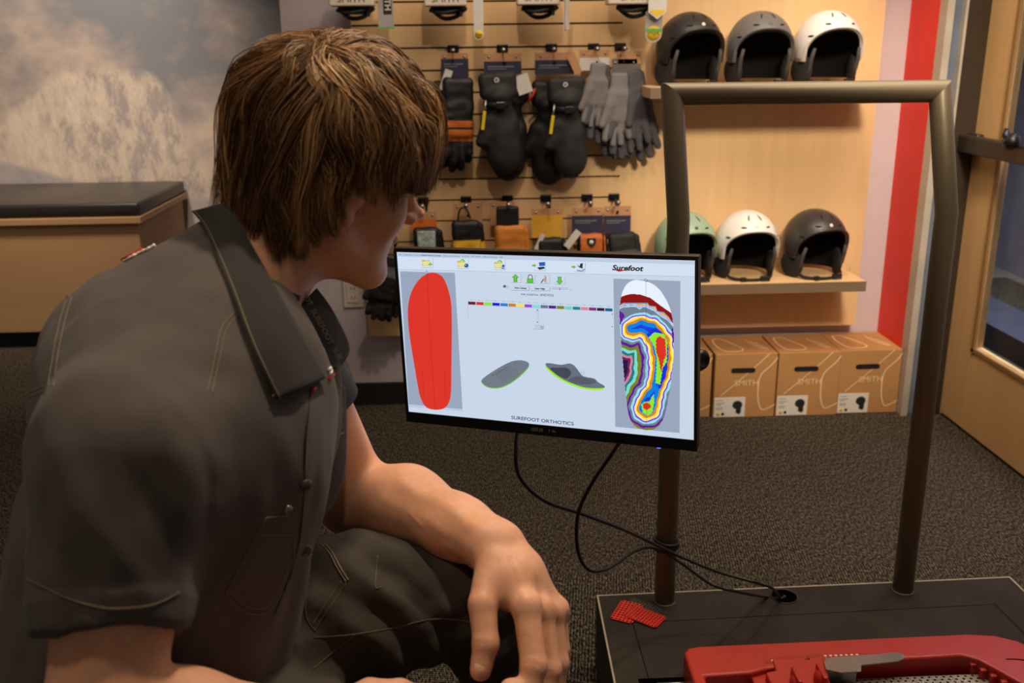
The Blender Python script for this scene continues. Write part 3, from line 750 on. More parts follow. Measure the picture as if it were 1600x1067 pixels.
m = MB(); m.lathe([(0, 0), (.009, 0), (.009, .001), (0, .001)], (x, y-.0246, z-.028), (0, -1, 0), 14); m.build('badge_disc', tagw, s)
m = MB(); card(m, X_(893, 370), Z_(893, 386), Z_(893, 355), .028, 3.78, R(38)); m.build('swing_tag', tagw, t)
t, g = low(972, 364, 'black and dark grey gloves at the right end of the lower row', 'glove', [gb2, knitd], 1.1, lambda c: 1 if c[2] < -.06 else 0, -4)
header(t, 965, .11, 322, 337, 364, tanc, navy, 3.845)
t, g = low(612, 398, 'black and grey gloves low on the panel between the chin and the monitor', 'glove', [gb, mat('teal_grey_fabric', (84, 92, 96), .8)], .98, lambda c: 1 if -.09 < c[2] < -.045 and c[1] < 0 else 0, 16, 10, 3.76)
for px, lb in ((661, 'beside the nose'), (728, 'over the yellow gloves'), (793, 'over the tan orange gloves'), (853, 'over the yellow card'), (918, 'over the left navy card of the lower row'), (960, 'at the right end of the lower slot')):
    hook(X_(px, 310, 3.88), .903, 'black metal display hook '+lb)
hook(X_(612, 385, 3.88), .735, 'black metal display hook between the chin and the monitor')
# goggles in white boxes along the top edge
gl = ['white goggle carton above the hair, leftmost of the row', 'white goggle carton second from the left at the top edge', 'white goggle carton third from the left at the top edge', 'white goggle carton at the right end, nearest the black helmet']
for i, (a, b, yb) in enumerate(((514, 584, 10), (663, 729, 10), (808, 875, 8), (950, 1033, 7))):
    Y = 3.70; A = atY(a, yb, Y); Bp = atY(b, yb, Y); x = (A.x+Bp.x)/2; wd = Bp.x-A.x; z = A.z
    t = thing('goggle_box', gl[i], 'goggles', (x, Y, z), 0, 'goggle boxes at the top edge')
    m = MB(); m.box((x-wd/2, Y, z), (x+wd/2, Y+.09, z+.11), bevel=.006, seg=3); c = m.build('white_carton', mat('white_board', (222, 206, 190), .55, noise_amt=.02), t)
    m = MB(); m.text('SMITH', T(x, Y-.0005, z+.0225), .03, .0003, wide=1.2); m.build('lettering', mat('print_black'), c)
    m = MB(); s = 1 if i % 2 else -1
    m.tube(spline([(x-.06, Y+.04, z-.012), (x-.02, Y+.02, z-.022), (x+.03, Y+.02, z-.016), (x+.065, Y+.04, z-.004)], 5), [.006]*16, 8, flat=.6)
    m.tube(spline([(x-.055, Y+.06, z-.006), (x-.01, Y+.05, z-.04), (x+.04, Y+.05, z-.034), (x+.07, Y+.06, z-.002)], 5), [.008]*16, 8, flat=.5)
    m.box((x+.05, Y+.03, z-.035), (x+.062, Y+.05, z-.0), bevel=.002); m.build('goggle_strap', blk_pl, t)
    m = MB(); m.ell((x+.01, Y+.062, z-.008), (.07, .026, .02)); m.build('goggle_frame', blk_pl, t)
    m = MB(); m.tube([(x, 3.899, z+.12), (x, 3.78, z+.118)], .004, 8); m.tube([(x, 3.80, z+.118), (x, 3.76, z+.108)], .004, 8); m.build('prong', hookm, t)
def swing(px0, px1, y0, y1, Y, mm, pointed=False, name='swing_tag'):
    a = atY(px0, y0, Y); b = atY(px1, y1, Y); w_ = (b.x-a.x)
    cx = (a.x+b.x)/2; pts = []
    if pointed: pts = [(a.x, Y, a.z), (b.x, Y, a.z), (b.x, Y, b.z+.025), (cx, Y, b.z), (a.x, Y, b.z+.025)]
    else:
        r = w_/2; pts = [(a.x, Y, a.z), (b.x, Y, a.z)]+[(cx+r*math.cos(R(k)), Y, b.z+r+r*math.sin(R(k))) for k in range(0, -181, -20)]
    return pts, cx, b.z, w_
yl = mat('print_yellow'); grn = mat('print_green', (90, 170, 80), .6); grt = mat('grey_tag', (168, 160, 156), .5)
t = thing('swing_tag', 'grey hang tag with white SMITH lettering on black, above the hair'.replace('SMITH ', ''), 'tag', xz(602, 10, 3.70), 0, 'hang tags of the goggles')
a = atY(588, -30, 3.70); b = atY(616, 45, 3.70)
m = MB(); m.box((a.x, 3.70, b.z), (b.x, 3.7012, a.z)); c = m.build('card', grt, t)
m = MB(); cx = (a.x+b.x)/2; m.box((cx-.008, 3.6992, b.z+.05), (cx+.022, 3.6998, a.z-.02)); m.build('black_panel', mat('print_black'), c)
m = MB(); m.text('SMITH', T(cx+.007, 3.6988, b.z+.105, R(-90)), .03, .0002, bold=.0006); m.build('lettering', tagw, c)
m = MB(); m.box((a.x, 3.6992, b.z), (b.x, 3.6998, b.z+.006)); m.build('green_edge', grn, c)
def ytag(lab, px0, px1, y0, y1, Y, base_m, rot=0):
    pts, cx, zb, w_ = swing(px0, px1, y0, y1, Y, None); t = thing('swing_tag', lab, 'tag', (cx, Y, zb), 0, 'hang tags of the goggles')
    m = MB(); m.prism(pts, (0, .0012, 0)); c = m.build('card', base_m, t)
    m = MB(); m.lathe([(0, 0), (w_*.42, 0), (w_*.42, .0006), (0, .0006)], (cx, Y, zb+w_*.52), (0, -1, 0), 24); d = m.build('yellow_spot', yl, c)
    m = MB(); m.text('Mips', T(cx, Y-.0012, zb+w_*.52), w_*.34, .0002); m.build('lettering', mat('print_black'), d)
    return t, c
ytag('cream hang tag with a round yellow spot, right of the second goggle carton', 739, 756, -20, 62, 3.69, tagw)
t, c = ytag('grey hang tag with a green band and yellow spot, left of the black helmet', 1009, 1034, 18, 66, 3.71, grt)
a = atY(1009, 50, 3.7085); b = atY(1034, 47, 3.7085)
m = MB(); m.box((a.x, 3.7085, a.z), (b.x, 3.7095, a.z+.012)); m.build('green_band', grn, c)
pts, cx, zb, w_ = swing(1014, 1041, -20, 30, 3.68, None, True)
t = thing('swing_tag', 'white pointed hang tag with a yellow tip, at the top edge by the black helmet', 'tag', (cx, 3.68, zb), 0, 'hang tags of the goggles')
m = MB(); m.prism(pts, (0, .0012, 0)); c = m.build('card', tagw, t)
m = MB(); q = [Vector(p) for p in pts]; m.prism([(q[4].x+.006, 3.6792, q[4].z+.008), (q[2].x-.006, 3.6792, q[4].z+.008), (q[2].x-.008, 3.6792, q[4].z), (cx, 3.6792, zb+.008), (q[4].x+.008, 3.6792, q[4].z)], (0, .0006, 0)); m.build('yellow_tip', yl, c)
t = thing('swing_tag', 'thin cream hang tag seen edge-on, right of the third goggle carton', 'tag', xz(884, 20, 3.70), 0, 'hang tags of the goggles')
a = xz(883, -20, 3.70); b = xz(882, 48, 3.70)
m = MB(); m.box((a[0]-.025, 3.70, b[2]), (a[0]+.025, 3.7012, a[2]), rot=Matrix.Rotation(R(75), 3, 'Z')); m.box((a[0]-.015, 3.712, b[2]+.005), (a[0]+.035, 3.7132, a[2]), rot=Matrix.Rotation(R(68), 3, 'Z')); m.build('card', tagw, t)
# ================================================================== low platform with the bronze rail
PZ = .2
plat = thing('platform', 'low black carpeted platform edged with pale trim carrying the bronze rail', 'platform', (.81, 1.6, 0))
pm = bpy.data.materials.new('platform_carpet'); pm.use_nodes = True; k = N(pm); k.b.inputs['Roughness'].default_value = .95; k.b.inputs['Specular IOR Level'].default_value = .15
f1 = k.noise(k.world(), 900, 2, .6); f2 = k.noise(k.world(), 7, 5, .7); f3 = k.noise(k.world((1, 1, 1)), 140, 2, .5)
c0 = k.ramp(k.math('ADD', k.math('MULTIPLY', f1, .6), k.math('MULTIPLY', f2, .4)), [(.35, (40, 36, 32)), (.65, (70, 63, 55))])
dust = k.ramp(k.math('MULTIPLY', k.math('MULTIPLY', f3, f3), f2), [(.24, (0, 0, 0)), (.34, (130, 130, 130))])
mx = k.add('ShaderNodeMix', data_type='RGBA'); k.link(dust, mx.inputs[0]); k.link(c0, mx.inputs[6]); mx.inputs[7].default_value = (.2, .18, .15, 1); k.color(mx.outputs[2])
k.bump(f1, .0012, .6)
A = Vector((.284, 2.066, 0)); B = Vector((1.336, 2.086, 0)); C_ = Vector((1.345, .95, 0)); D_ = Vector((.262, .95, 0))
side = mat('platform_side', (26, 24, 23), .7)
def quad(z): return [Vector((p.x, p.y, z)) for p in (A, B, C_, D_)]
def inset(q, d):
    c = sum(q, Vector())/4; return [p+Vector((math.copysign(d, c.x-p.x), math.copysign(d, c.y-p.y), 0)) for p in q]
MB().prism(quad(.003)[::-1], (0, 0, PZ-.008)).build('side_panel', side, plat)
# carpeted top: a fixed border and a removable middle, with the machine's well cut through
wx0, wx1, wy0, wy1 = .36, 1.28, 1.0, 1.95
q = inset(quad(0), .004)
m = MB()
seam = [Vector((.352, 1.944, 0)), Vector((1.235, 1.968, 0)), Vector((1.262, .96, 0)), Vector((.352, .96, 0))]
def slab(mb, pts, z0, z1): mb.prism([Vector((p[0], p[1], z0)) for p in pts], (0, 0, z1-z0))
s2 = [p.copy() for p in seam]
m.prism([Vector((*p.xy, PZ-.006)) for p in (q[0], q[1], s2[1], s2[0])], (0, 0, .006))
m.prism([Vector((*p.xy, PZ-.006)) for p in (q[1], q[2], s2[2], s2[1])], (0, 0, .006))
m.prism([Vector((*p.xy, PZ-.006)) for p in (q[3], q[0], s2[0], s2[3])], (0, 0, .006))
m.build('carpet_border', pm, plat)
e = .0022
i2 = [s2[0]+Vector((e, -e, 0)), s2[1]+Vector((-e, -e, 0)), s2[2]+Vector((-e, 0, 0)), s2[3]+Vector((e, 0, 0))]
MB().prism([Vector((*p.xy, PZ-.006)) for p in i2], (0, 0, .006)).build('carpet_lid', pm, plat)
trim = mat('pale_edge_trim', (176, 160, 134), .5)
m = MB()
qa, qb = quad(0), inset(quad(0), .004)
for i in range(4):
    j = (i+1) % 4; m.prism([Vector((*p.xy, PZ-.010)) for p in (qa[i], qa[j], qb[j], qb[i])], (0, 0, .0105))
m.build('edge_trim', trim, plat)
# cable grommet hole: dark well with a ring
m = MB(); m.lathe([(.0335, .0003), (.0335, .0022), (.030, .0022), (.0295, .0002), (.0335, .0003)], (.741, 2.031, PZ), (0, 0, 1), 32)
g_ = m.build('grommet_ring', mat('black_plastic'), plat)
m = MB(); m.lathe([(0, .0004), (.030, .0004), (.030, .0008), (0, .0008)], (.741, 2.031, PZ), (0, 0, 1), 32); m.build('grommet_opening', mat('deep_black', (4, 4, 4), 1, spec=0), g_)
# rail: two posts, bent back above waist height, mitred top bar
brz = bpy.data.materials.new('bronze_metallic_paint'); brz.use_nodes = True; k = N(brz)
k.b.inputs['Metallic'].default_value = .3; k.b.inputs['Roughness'].default_value = .44; k.b.inputs['Coat Weight'].default_value = .2; k.b.inputs['Coat Roughness'].default_value = .3
k.color(k.ramp(k.noise(k.world(), 2600, 1), [(.3, (118, 105, 79)), (.7, (142, 127, 98))])); k.bump(k.noise(k.world(), 1400, 2), .0002, .3)
rail = thing('guard_rail', 'bronze tubular rail with two bent posts and a mitred top bar on the platform', 'rail', (.74, 2.03, PZ))
r = .0243
L0, L1, L2 = Vector((.445, 2.028, PZ)), Vector((.443, 2.032, 1.137)), Vector((.441, 2.135, 1.392))
Q0, Q1, Q2 = Vector((1.040, 2.040, PZ)), Vector((1.036, 2.044, 1.136)), Vector((1.040, 2.147, 1.390))
def mitre_tube(mb, pts, r, seg=32):
    """tube with true mitred joints (sharp bends)"""
    rings = []; n = len(pts)
    for i, p in enumerate(pts):
        d0 = (pts[i]-pts[i-1]).normalized() if i else (pts[1]-pts[0]).normalized()
        d1 = (pts[i+1]-pts[i]).normalized() if i < n-1 else d0
        if i == 0:
            a = d0.orthogonal().normalized(); b = d0.cross(a); ring = [p+(a*math.cos(t)+b*math.sin(t))*r for t in [2*math.pi*k/seg for k in range(seg)]]
        else:
            nb = (d0+d1).normalized(); ring = []
            for v in rings[-1]: t = (p-v).dot(nb)/d0.dot(nb); ring.append(v+d0*t)
        rings.append(ring)
    V_ = [[mb.bm.verts.new(v) for v in ring] for ring in rings]
    for A1, B1 in zip(V_, V_[1:]):
        for k in range(seg): mb.bm.faces.new((A1[k], A1[(k+1) % seg], B1[(k+1) % seg], B1[k])).smooth = True
    mb.bm.faces.new(V_[0]); mb.bm.faces.new(V_[-1])
    return mb
# posts end on the mitre plane with the top bar
def cut_end(o, co, no):
    bm = bmesh.new(); bm.from_mesh(o.data); inv = base(o).inverted()
    geom = bm.verts[:]+bm.edges[:]+bm.faces[:]
    bmesh.ops.bisect_plane(bm, geom=geom, plane_co=inv @ co, plane_no=no, clear_outer=True)
    bm.to_mesh(o.data); bm.free()
ext = .06
for a0, a1, a2, sgn in ((L0, L1, L2, 1), (Q0, Q1, Q2, -1)):
    up = (a2-a1).normalized(); bar = ((Q2-L2) if sgn == 1 else (L2-Q2)).normalized()
    o = mitre_tube(MB(), [a0, a1, a2+up*ext], r).build('post', brz, rail)
    cut_end(o, a2, (up+bar).normalized())
    m = MB(); m.lathe([(r+.0005, 0), (r+.0018, 0), (r+.0015, .002), (r+.0005, .004)], a0, (0, 0, 1), 32); m.build('weld_ring', brz, o)
bar = (Q2-L2).normalized(); o = mitre_tube(MB(), [L2-bar*ext, Q2+bar*ext], r).build('top_bar', brz, rail)
upL = (L2-L1).normalized(); upQ = (Q2-Q1).normalized()
cut_end(o, L2, -(bar+upL).normalized())
cut_end(o, Q2, (bar-upQ).normalized())

# ================================================================== monitor
MR = Matrix(((.907, .419, -.030), (-.418, .908, .037), (.043, -.022, .999)))
xa = Vector((.907, -.418, .043)).normalized(); za = Vector((-.030, .037, .999)); za = (za-xa*za.dot(xa)).normalized(); ya = za.cross(xa)
MW = Matrix((xa, ya, za)).transposed().to_4x4(); MC = Vector((.11, 1.56, 1.014)); MW.translation = MC
mon = thing('monitor', 'black computer monitor showing orthotic foot scans, clamped to the left post', 'monitor', MC)
mon.rotation_euler = MW.to_3x3().to_euler(); bpy.context.view_layer.update()
bez = mat('monitor_black', (20, 19, 19), .32); bez2 = mat('monitor_side', (70, 58, 48), .4)
SW, SH = .527/2, .2965/2
m = MB(); m.box((-SW-.007, .004, -SH-.021), (SW+.007, .022, SH+.008), bevel=.003, seg=3); sh = m.build('casing', bez, mon, world=False)
m = MB()
m.box((-SW-.007, -.0015, SH+.0008), (SW+.007, .004, SH+.008)); m.box((-SW-.007, -.0015, -SH-.021), (SW+.007, .004, -SH-.0012))
m.box((-SW-.007, -.0015, -SH-.0012), (-SW-.0012, .004, SH+.0008)); m.box((SW+.0012, -.0015, -SH-.0012), (SW+.007, .004, SH+.0008)); bev(m.build('bezel', bez, mon, world=False), .0008)
m = MB(); m.box((-.16, .022, -.10), (.17, .048, .10), bevel=.012, seg=3); m.build('rear_housing', bez, mon, world=False)
m = MB(); m.box((SW-.06, -.0018, -SH-.0222), (SW-.054, -.0002, -SH-.0208)); m.build('power_light', emat('blue_led', (70, 90, 255), 2.5), mon, world=False)
m = MB(); m.text('/ISUS', Matrix.Translation((-.0, -.0018, -SH-.011)) @ XZ, .0085, .0002, 'RIGHT', .2, 1.25, .0002); m.text('|   bc', Matrix.Translation((.0235, -.0018, -SH-.0105)) @ XZ, .006, .0002, 'RIGHT', 0, 1.0, .0003); m.build('maker_mark', mat('grey_badge', (150, 142, 130), .4, .5), mon, world=False)
# arm from the rear housing to the left post
arm = mon
bp = mat('black_plastic', (16, 15, 15), .35)
pA = MC + ya*.048; cl = Vector((.4435, 2.031, 1.01))
m0 = MB(); m0.tube(spline([pA+ya*.012, pA+ya*.09, Vector((.30, 1.90, 1.01)), Vector((.40, 2.0, 1.01)), cl+Vector((-.028, -.028, 0))], 5), .016, 12); am = m0.build('swivel_arm', bp, arm)
m = MB(); m.lathe([(r+.0005, -.035), (r+.012, -.035), (r+.012, .035), (r+.0005, .035), (r+.0005, -.035)], cl, (0, 0, 1), 28); m.build('post_clamp', bp, am)
m = MB(); m.tube(spline([pA+ya*.012, pA+ya*.09+Vector((0, 0, -.0)), Vector((.30, 1.90, 1.01)), Vector((.40, 2.0, 1.01)), cl+Vector((-.028, -.028, 0))], 5), .016, 12); m
m = MB(); m.lathe([(0, 0), (.05, 0), (.05, .01), (.02, .014), (0, .014)], pA+ya*.001, ya, 24); m.build('mount_plate', bp, am)
# tilt knob showing at the right-hand edge
kp = atY(1096, 562, 1.72); 
m = MB(); kd = Vector((.907, -.418, 0)); m.lathe([(0, -.012), (.016, -.012), (.021, -.006), (.021, .006), (.016, .012), (.009, .013), (.008, .009), (0, .009)], kp+Vector((-.004, 0, 0)), (.55, -.83, .0), 24); m.tube([kp, kp-kd*.05+ya*.03, cl+Vector((-.0, -.03, -.06)), cl+Vector((0, -.02, -.02))], .007, 8); m.build('tilt_knob', bp, am)

# ---- the picture on the screen: flat emissive shapes in the panel's own plane
def sc(px, py):
    d = ray(px, py); t = (MC-CAM).dot(ya)/d.dot(ya); p = CAM+d*t-MC; return (p.dot(xa), p.dot(za))
def c5(x, y): return sc(600+x/3.0769, 380+y/3.0769)
scr = MB(); scr.box((-SW-.0012, .0, -SH-.0012), (SW+.0012, .004, SH+.0008))
pal = {}; SM = []
def ecol(rgb, s=1.05):
    if rgb not in pal: pal[rgb] = len(SM); SM.append(emat('screen_%02x%02x%02x' % rgb, rgb, s))
    return pal[rgb]
BG = (196, 210, 228); ecol(BG)
screen = scr.build('screen', [SM[0]], mon, world=False); 
im = MB()
def poly(pts, rgb, lay):
    im.mi = ecol(rgb); y = -.00006*lay
    n0 = len(im.bm.faces); f_ = im.bm.faces.new([im.bm.verts.new((p[0], y, p[1])) for p in pts]); f_.material_index = im.mi
    f_.normal_update()
    if f_.normal.y > 0: f_.normal_flip()
def rect(x0, y0, x1, y1, rgb, lay, cf=None):
    cf = cf or c5; poly([cf(x0, y0), cf(x1, y0), cf(x1, y1), cf(x0, y1)], rgb, lay)
def para(tl, tr, br, bl, rgb, lay): poly([c5(*tl), c5(*tr), c5(*br), c5(*bl)], rgb, lay)
def stroke(pts, w_, rgb, lay):
    P2 = [Vector(p) for p in pts]
    for a, b in zip(P2, P2[1:]):
        d = (b-a).normalized(); n = Vector((-d.y, d.x))*w_/2; poly([a+n, b+n, b-n, a-n], rgb, lay)
def stext(txt, x, y, size, rgb, lay, align='LEFT', shear=0, wide=1, bold=0, cf=c5):
    p = cf(x, y); im.mi = ecol(rgb); im.text(txt, Matrix.Translation((p[0], -.00006*lay, p[1])) @ XZ, size, .00002, align, shear, wide, bold)
def sm_(pts, n=4): return [tuple(v.xy) for v in spline([Vector((*c5(*p), 0)) for p in pts], n, True)]
HI = (206, 219, 236); LN = (160, 172, 190)
para((66, 45), (1493, 84), (1493, 102), (66, 64), (186, 200, 222), 1)
para((66, 64), (1493, 102), (1493, 160), (68, 124), HI, 1)
stroke([c5(68, 125), c5(1493, 161)], .0006, LN, 2)
stext('Exit', 72, 54, .0036, (70, 84, 120), 3); stext('Create New Customer', 93, 55, .0036, (70, 84, 120), 3); stext('Retrieve Recent Customer', 178, 57, .0036, (50, 64, 110), 3, bold=.0001)
stext('Open Local Customer', 283, 60, .0036, (70, 84, 120), 3); stext('Edit Client', 372, 62, .0036, (70, 84, 120), 3); stext('File Transfer', 420, 63, .0036, (70, 84, 120), 3); stext('Options & Settings', 475, 65, .0036, (70, 84, 120), 3); stext('Help', 555, 67, .0036, (70, 84, 120), 3)
YE = (228, 220, 140); YE2 = (196, 184, 96); GR = (104, 196, 60); GRD = (56, 130, 30); BL = (40, 90, 190); DK = (40, 52, 70)
def button(x, y, s=28): stroke([c5(x-s, y+s-6), c5(x+s, y+s-6), c5(x+s, y-s+4)], .0005, (128, 140, 158), 2)
def folder(x, y):
    button(x, y); poly([c5(x-26, y-14), c5(x-14, y-17), c5(x-10, y-12), c5(x+12, y-14), c5(x+16, y+10), c5(x-22, y+16)], YE2, 3)
    poly([c5(x-24, y-6), c5(x+10, y-10), c5(x+22, y+6), c5(x-18, y+14)], YE, 4)
def green_arrow(x, y, s=1):
    poly([c5(x-14*s, y-5*s), c5(x, y-5*s), c5(x, y-12*s), c5(x+14*s, y), c5(x, y+12*s), c5(x, y+5*s), c5(x-14*s, y+5*s)], GRD, 4); poly([c5(x-12*s, y-3*s), c5(x+1*s, y-3*s), c5(x+1*s, y-8*s), c5(x+11*s, y), c5(x+1*s, y+8*s), c5(x+1*s, y+3*s), c5(x-12*s, y+3*s)], GR, 5)
def circ(x, y, r_, rgb, lay): poly([c5(x+r_*math.cos(k*math.pi/8), y+r_*math.sin(k*math.pi/8)) for k in range(16)], rgb, lay)
folder(208, 95); poly([c5(x, y) for x, y in ((214, 98), (220, 98), (220, 92), (226, 92), (226, 98), (233, 98), (233, 104), (226, 104), (226, 110), (220, 110), (220, 104), (214, 104))], GR, 6)
folder(378, 100); circ(396, 107, 10, (34, 86, 130), 6); circ(393, 104, 4, (120, 180, 200), 7); poly([c5(x, y) for x, y in ((366, 82), (380, 74), (390, 84), (384, 88), (378, 82), (370, 86))], GR, 6)
folder(556, 105); rect(568, 103, 580, 115, BL, 6); poly([c5(566, 116), c5(582, 118), c5(578, 124), c5(564, 122)], (90, 120, 190), 6); poly([c5(x, y) for x, y in ((546, 86), (560, 79), (570, 89), (564, 93), (558, 87), (550, 91))], GR, 6)
button(748, 110); green_arrow(722, 107, .7); poly([c5(x, y) for x, y in ((744, 92), (774, 90), (775, 108), (748, 110))], BL, 4); poly([c5(x, y) for x, y in ((736, 116), (768, 112), (776, 120), (748, 128))], DK, 5)
button(940, 116); green_arrow(912, 114, .7); poly([c5(x, y) for x, y in ((926, 100), (940, 112), (944, 98), (956, 95), (955, 122), (944, 118), (938, 116))], DK, 5); stroke([c5(928, 130), c5(950, 134), c5(966, 124)], .0016, (96, 124, 170), 4)
stext('Surefoot', 1096, 118, .0118, (16, 16, 22), 3, 'LEFT', .22, 1.22, .0004)
poly([c5(1103, 127), c5(1210, 128), c5(1162, 131), c5(1130, 137)], (214, 30, 30), 3)
# second toolbar
for x, y in ((634, 170), (702, 173), (772, 175), (846, 178)): button(x, y, 25)
poly([c5(x, y) for x, y in ((632, 148), (649, 165), (641, 165), (641, 186), (623, 186), (623, 165), (614, 165))], GRD, 3); poly([c5(x, y) for x, y in ((632, 151), (645, 163), (638, 163), (638, 183), (626, 183), (626, 163), (619, 163))], GR, 4)
poly([c5(x, y) for x, y in ((688, 170), (718, 170), (718, 191), (688, 191))], GRD, 3); rect(690, 172, 716, 189, (88, 200, 40), 4); stroke([c5(693, 170), c5(693, 158), c5(699, 152), c5(707, 152), c5(713, 158), c5(713, 170)], .0013, (60, 66, 70), 3)
poly([c5(x, y) for x, y in ((768, 156), (778, 153), (782, 170), (782, 192), (773, 192), (770, 175))], (206, 176, 150), 3); stroke([c5(756, 190), c5(768, 172)], .0018, (70, 80, 100), 4); stroke([c5(772, 186), c5(780, 160)], .0008, (90, 70, 60), 5)
poly([c5(x, y) for x, y in ((844, 199), (861, 182), (853, 182), (853, 161), (836, 161), (836, 182), (827, 182))], GRD, 3); poly([c5(x, y) for x, y in ((844, 196), (857, 184), (850, 184), (850, 164), (839, 164), (839, 184), (831, 184))], GR, 4)
circ(580, 207, 7, (80, 96, 110), 3); rect(588, 202, 600, 218, (180, 192, 204), 3)
for x0, x1, y in ((612, 698, 214), (706, 798, 216)): stroke([c5(x0, y+12), c5(x1, y+13), c5(x1, y-10)], .0006, (110, 120, 136), 3); stroke([c5(x0, y+12), c5(x0, y-11), c5(x1, y-10)], .0003, (170, 180, 196), 3)
stext('Auto Center', 628, 214, .0042, (30, 36, 46), 4, bold=.00015); stext('Laser Align', 724, 217, .0042, (30, 36, 46), 4, bold=.00015)
stroke([c5(804, 212), c5(886, 214)], .0004, (110, 120, 140), 3); stroke([c5(806, 219), c5(884, 221)], .0006, (120, 130, 150), 3); stroke([c5(845, 215), c5(845, 226)], .0012, (90, 100, 120), 3); stext('10', 893, 224, .0036, (130, 140, 160), 3)
stext('met mulshine  #NDV020', 658, 244, .0058, (28, 32, 44), 3)
bars = [(110, 20, 34), (214, 44, 40), (140, 222, 50), (22, 30, 214), (34, 128, 208), (206, 122, 30), (240, 222, 70), (158, 60, 212), (120, 214, 226), (100, 116, 132), (92, 22, 140), (116, 130, 28), (112, 206, 190), (28, 130, 134), (222, 128, 144), (134, 46, 104), (54, 20, 66), (18, 96, 140)]
for i, cbar in enumerate(bars):
    x0 = 404+i*38.7; y0 = 280+i*1.88; para((x0+1, y0), (x0+36.5, y0+1.7), (x0+36.5, y0+15.5), (x0+1, y0+14), cbar, 3)
    stext(str(i*2)+'0', x0+12, y0-8, .003, (150, 160, 180), 3)
stroke([c5(402, 270), c5(1100, 303)], .0004, (170, 182, 200), 2); stroke([c5(402, 270), c5(405, 366)], .0004, (160, 172, 190), 2); stroke([c5(402, 296), c5(1100, 328)], .0004, (150, 162, 180), 2)
stroke([c5(735, 318), c5(738, 382)], .0005, (160, 172, 190), 3); stroke([c5(742, 318), c5(745, 382)], .0005, (160, 172, 190), 3); circ(738, 321, 3, (70, 80, 100), 3); circ(738, 379, 3, (70, 80, 100), 3)
stroke([c5(722, 412), c5(768, 414), c5(768, 392)], .0005, (110, 130, 140), 3); 
for x in (728, 742): stroke([c5(x, 394), c5(x+8, 394), c5(x+8, 408), c5(x, 408), c5(x, 394)], .0004, (120, 140, 150), 3)
stroke([c5(756, 394), c5(756, 410), c5(764, 410), c5(764, 400), c5(756, 400)], .0009, (70, 130, 120), 3)
circ(1097, 341, 3, (110, 120, 140), 3); circ(1097, 401, 3, (110, 120, 140), 3)
# left panel and the red insole
para((78, 135), (340, 142), (378, 808), (120, 786), (150, 162, 184), 1)
para((119, 774), (377, 797), (378, 808), (122, 787), (184, 196, 216), 2)
RED = sm_([(240, 142), (200, 150), (160, 185), (130, 240), (115, 310), (118, 400), (130, 490), (145, 580), (160, 670), (175, 740), (200, 785), (240, 800), (285, 795), (310, 770), (322, 720), (324, 600), (326, 480), (326, 360), (322, 280), (305, 210), (280, 160)])
poly(RED, (216, 52, 40), 3)
for pts in (((208, 146), (218, 400), (246, 796)), ((186, 606), (192, 740)), ((290, 618), (296, 760))): stroke([c5(*p) for p in pts], .0004, (130, 24, 24), 4)
stroke([c5(200, 136), c5(206, 132), c5(212, 138)], .0006, (70, 80, 90), 4); circ(209, 149, 2.5, (60, 20, 20), 5)
# right panel and the contour map, classified cell by cell from the distance to the pressure ridge
para((1103, 170), (1425, 182), (1421, 912), (1112, 882), (150, 162, 184), 1)
FO = [(1200, 178), (1165, 200), (1145, 240), (1135, 290), (1133, 360), (1140, 470), (1150, 590), (1160, 700), (1170, 790), (1185, 850), (1215, 885), (1260, 898), (1300, 893), (1335, 860), (1355, 800), (1375, 700), (1388, 600), (1393, 480), (1390, 380), (1370, 300), (1330, 230), (1290, 195), (1240, 180)]
FOs = np.array([tuple(v.xy) for v in spline([Vector((x, y, 0)) for x, y in FO], 5, True)])
def inside(px, py, poly_):
    r_ = np.zeros(px.shape, bool); j = len(poly_)-1
    for i in range(len(poly_)):
        xi, yi = poly_[i]; xj, yj = poly_[j]
        r_ ^= ((yi > py) != (yj > py)) & (px < (xj-xi)*(py-yi)/(yj-yi+1e-12)+xi); j = i
    return r_
SP = [(1192, 412, 10), (1235, 398, 14), (1285, 418, 20), (1322, 470, 26), (1336, 540, 22), (1328, 630, 15), (1305, 700, 8), (1280, 750, 20), (1266, 790, 26)]
stepc = 2.0
gx = np.arange(1128, 1398, stepc); gy = np.arange(174, 904, stepc); GX, GY = np.meshgrid(gx+stepc/2, gy+stepc/2)
dist = np.full(GX.shape, 1e9)
for (x0, y0, r0), (x1, y1, r1) in zip(SP, SP[1:]):
    t_ = np.clip(((GX-x0)*(x1-x0)+(GY-y0)*(y1-y0))/((x1-x0)**2+(y1-y0)**2), 0, 1)
    dist = np.minimum(dist, np.hypot(GX-x0-t_*(x1-x0), GY-y0-t_*(y1-y0))-(r0+(r1-r0)*t_))
wig = 1.8*np.sin(GX*.11+GY*.05)+1.5*np.sin(GY*.13-GX*.04)
dist = dist+wig+4
arch = np.exp(-((GY-600)/110)**2)*np.clip((1310-GX)/120, 0, 1); dist = dist*(1-.10*arch)
lev = [(-3, (30, 60, 220)), (16, (0, 128, 220)), (27, (214, 132, 34)), (36, (250, 226, 60)), (40, (240, 236, 220)), (47, (146, 60, 214)), (56, (140, 224, 236)), (66, (112, 124, 142)), (77, (94, 24, 150)), (92, (118, 128, 30)), (104, (122, 214, 196)), (113, (24, 122, 128)), (123, (214, 124, 148)), (133, (100, 40, 96)), (999, (46, 18, 62))]
cellc = np.zeros(GX.shape, int)
prev = -1e9
for th, rgb in lev:
    cellc[(dist >= prev) & (dist < th)] = ecol(rgb); prev = th
grayc = ecol((112, 124, 142))
cellc[(dist >= 56) & (GY < 440+(GX-1133)*-.1)] = grayc
lime = ecol((140, 226, 50)); redc = ecol((216, 48, 36)); dbl = ecol((20, 50, 210))
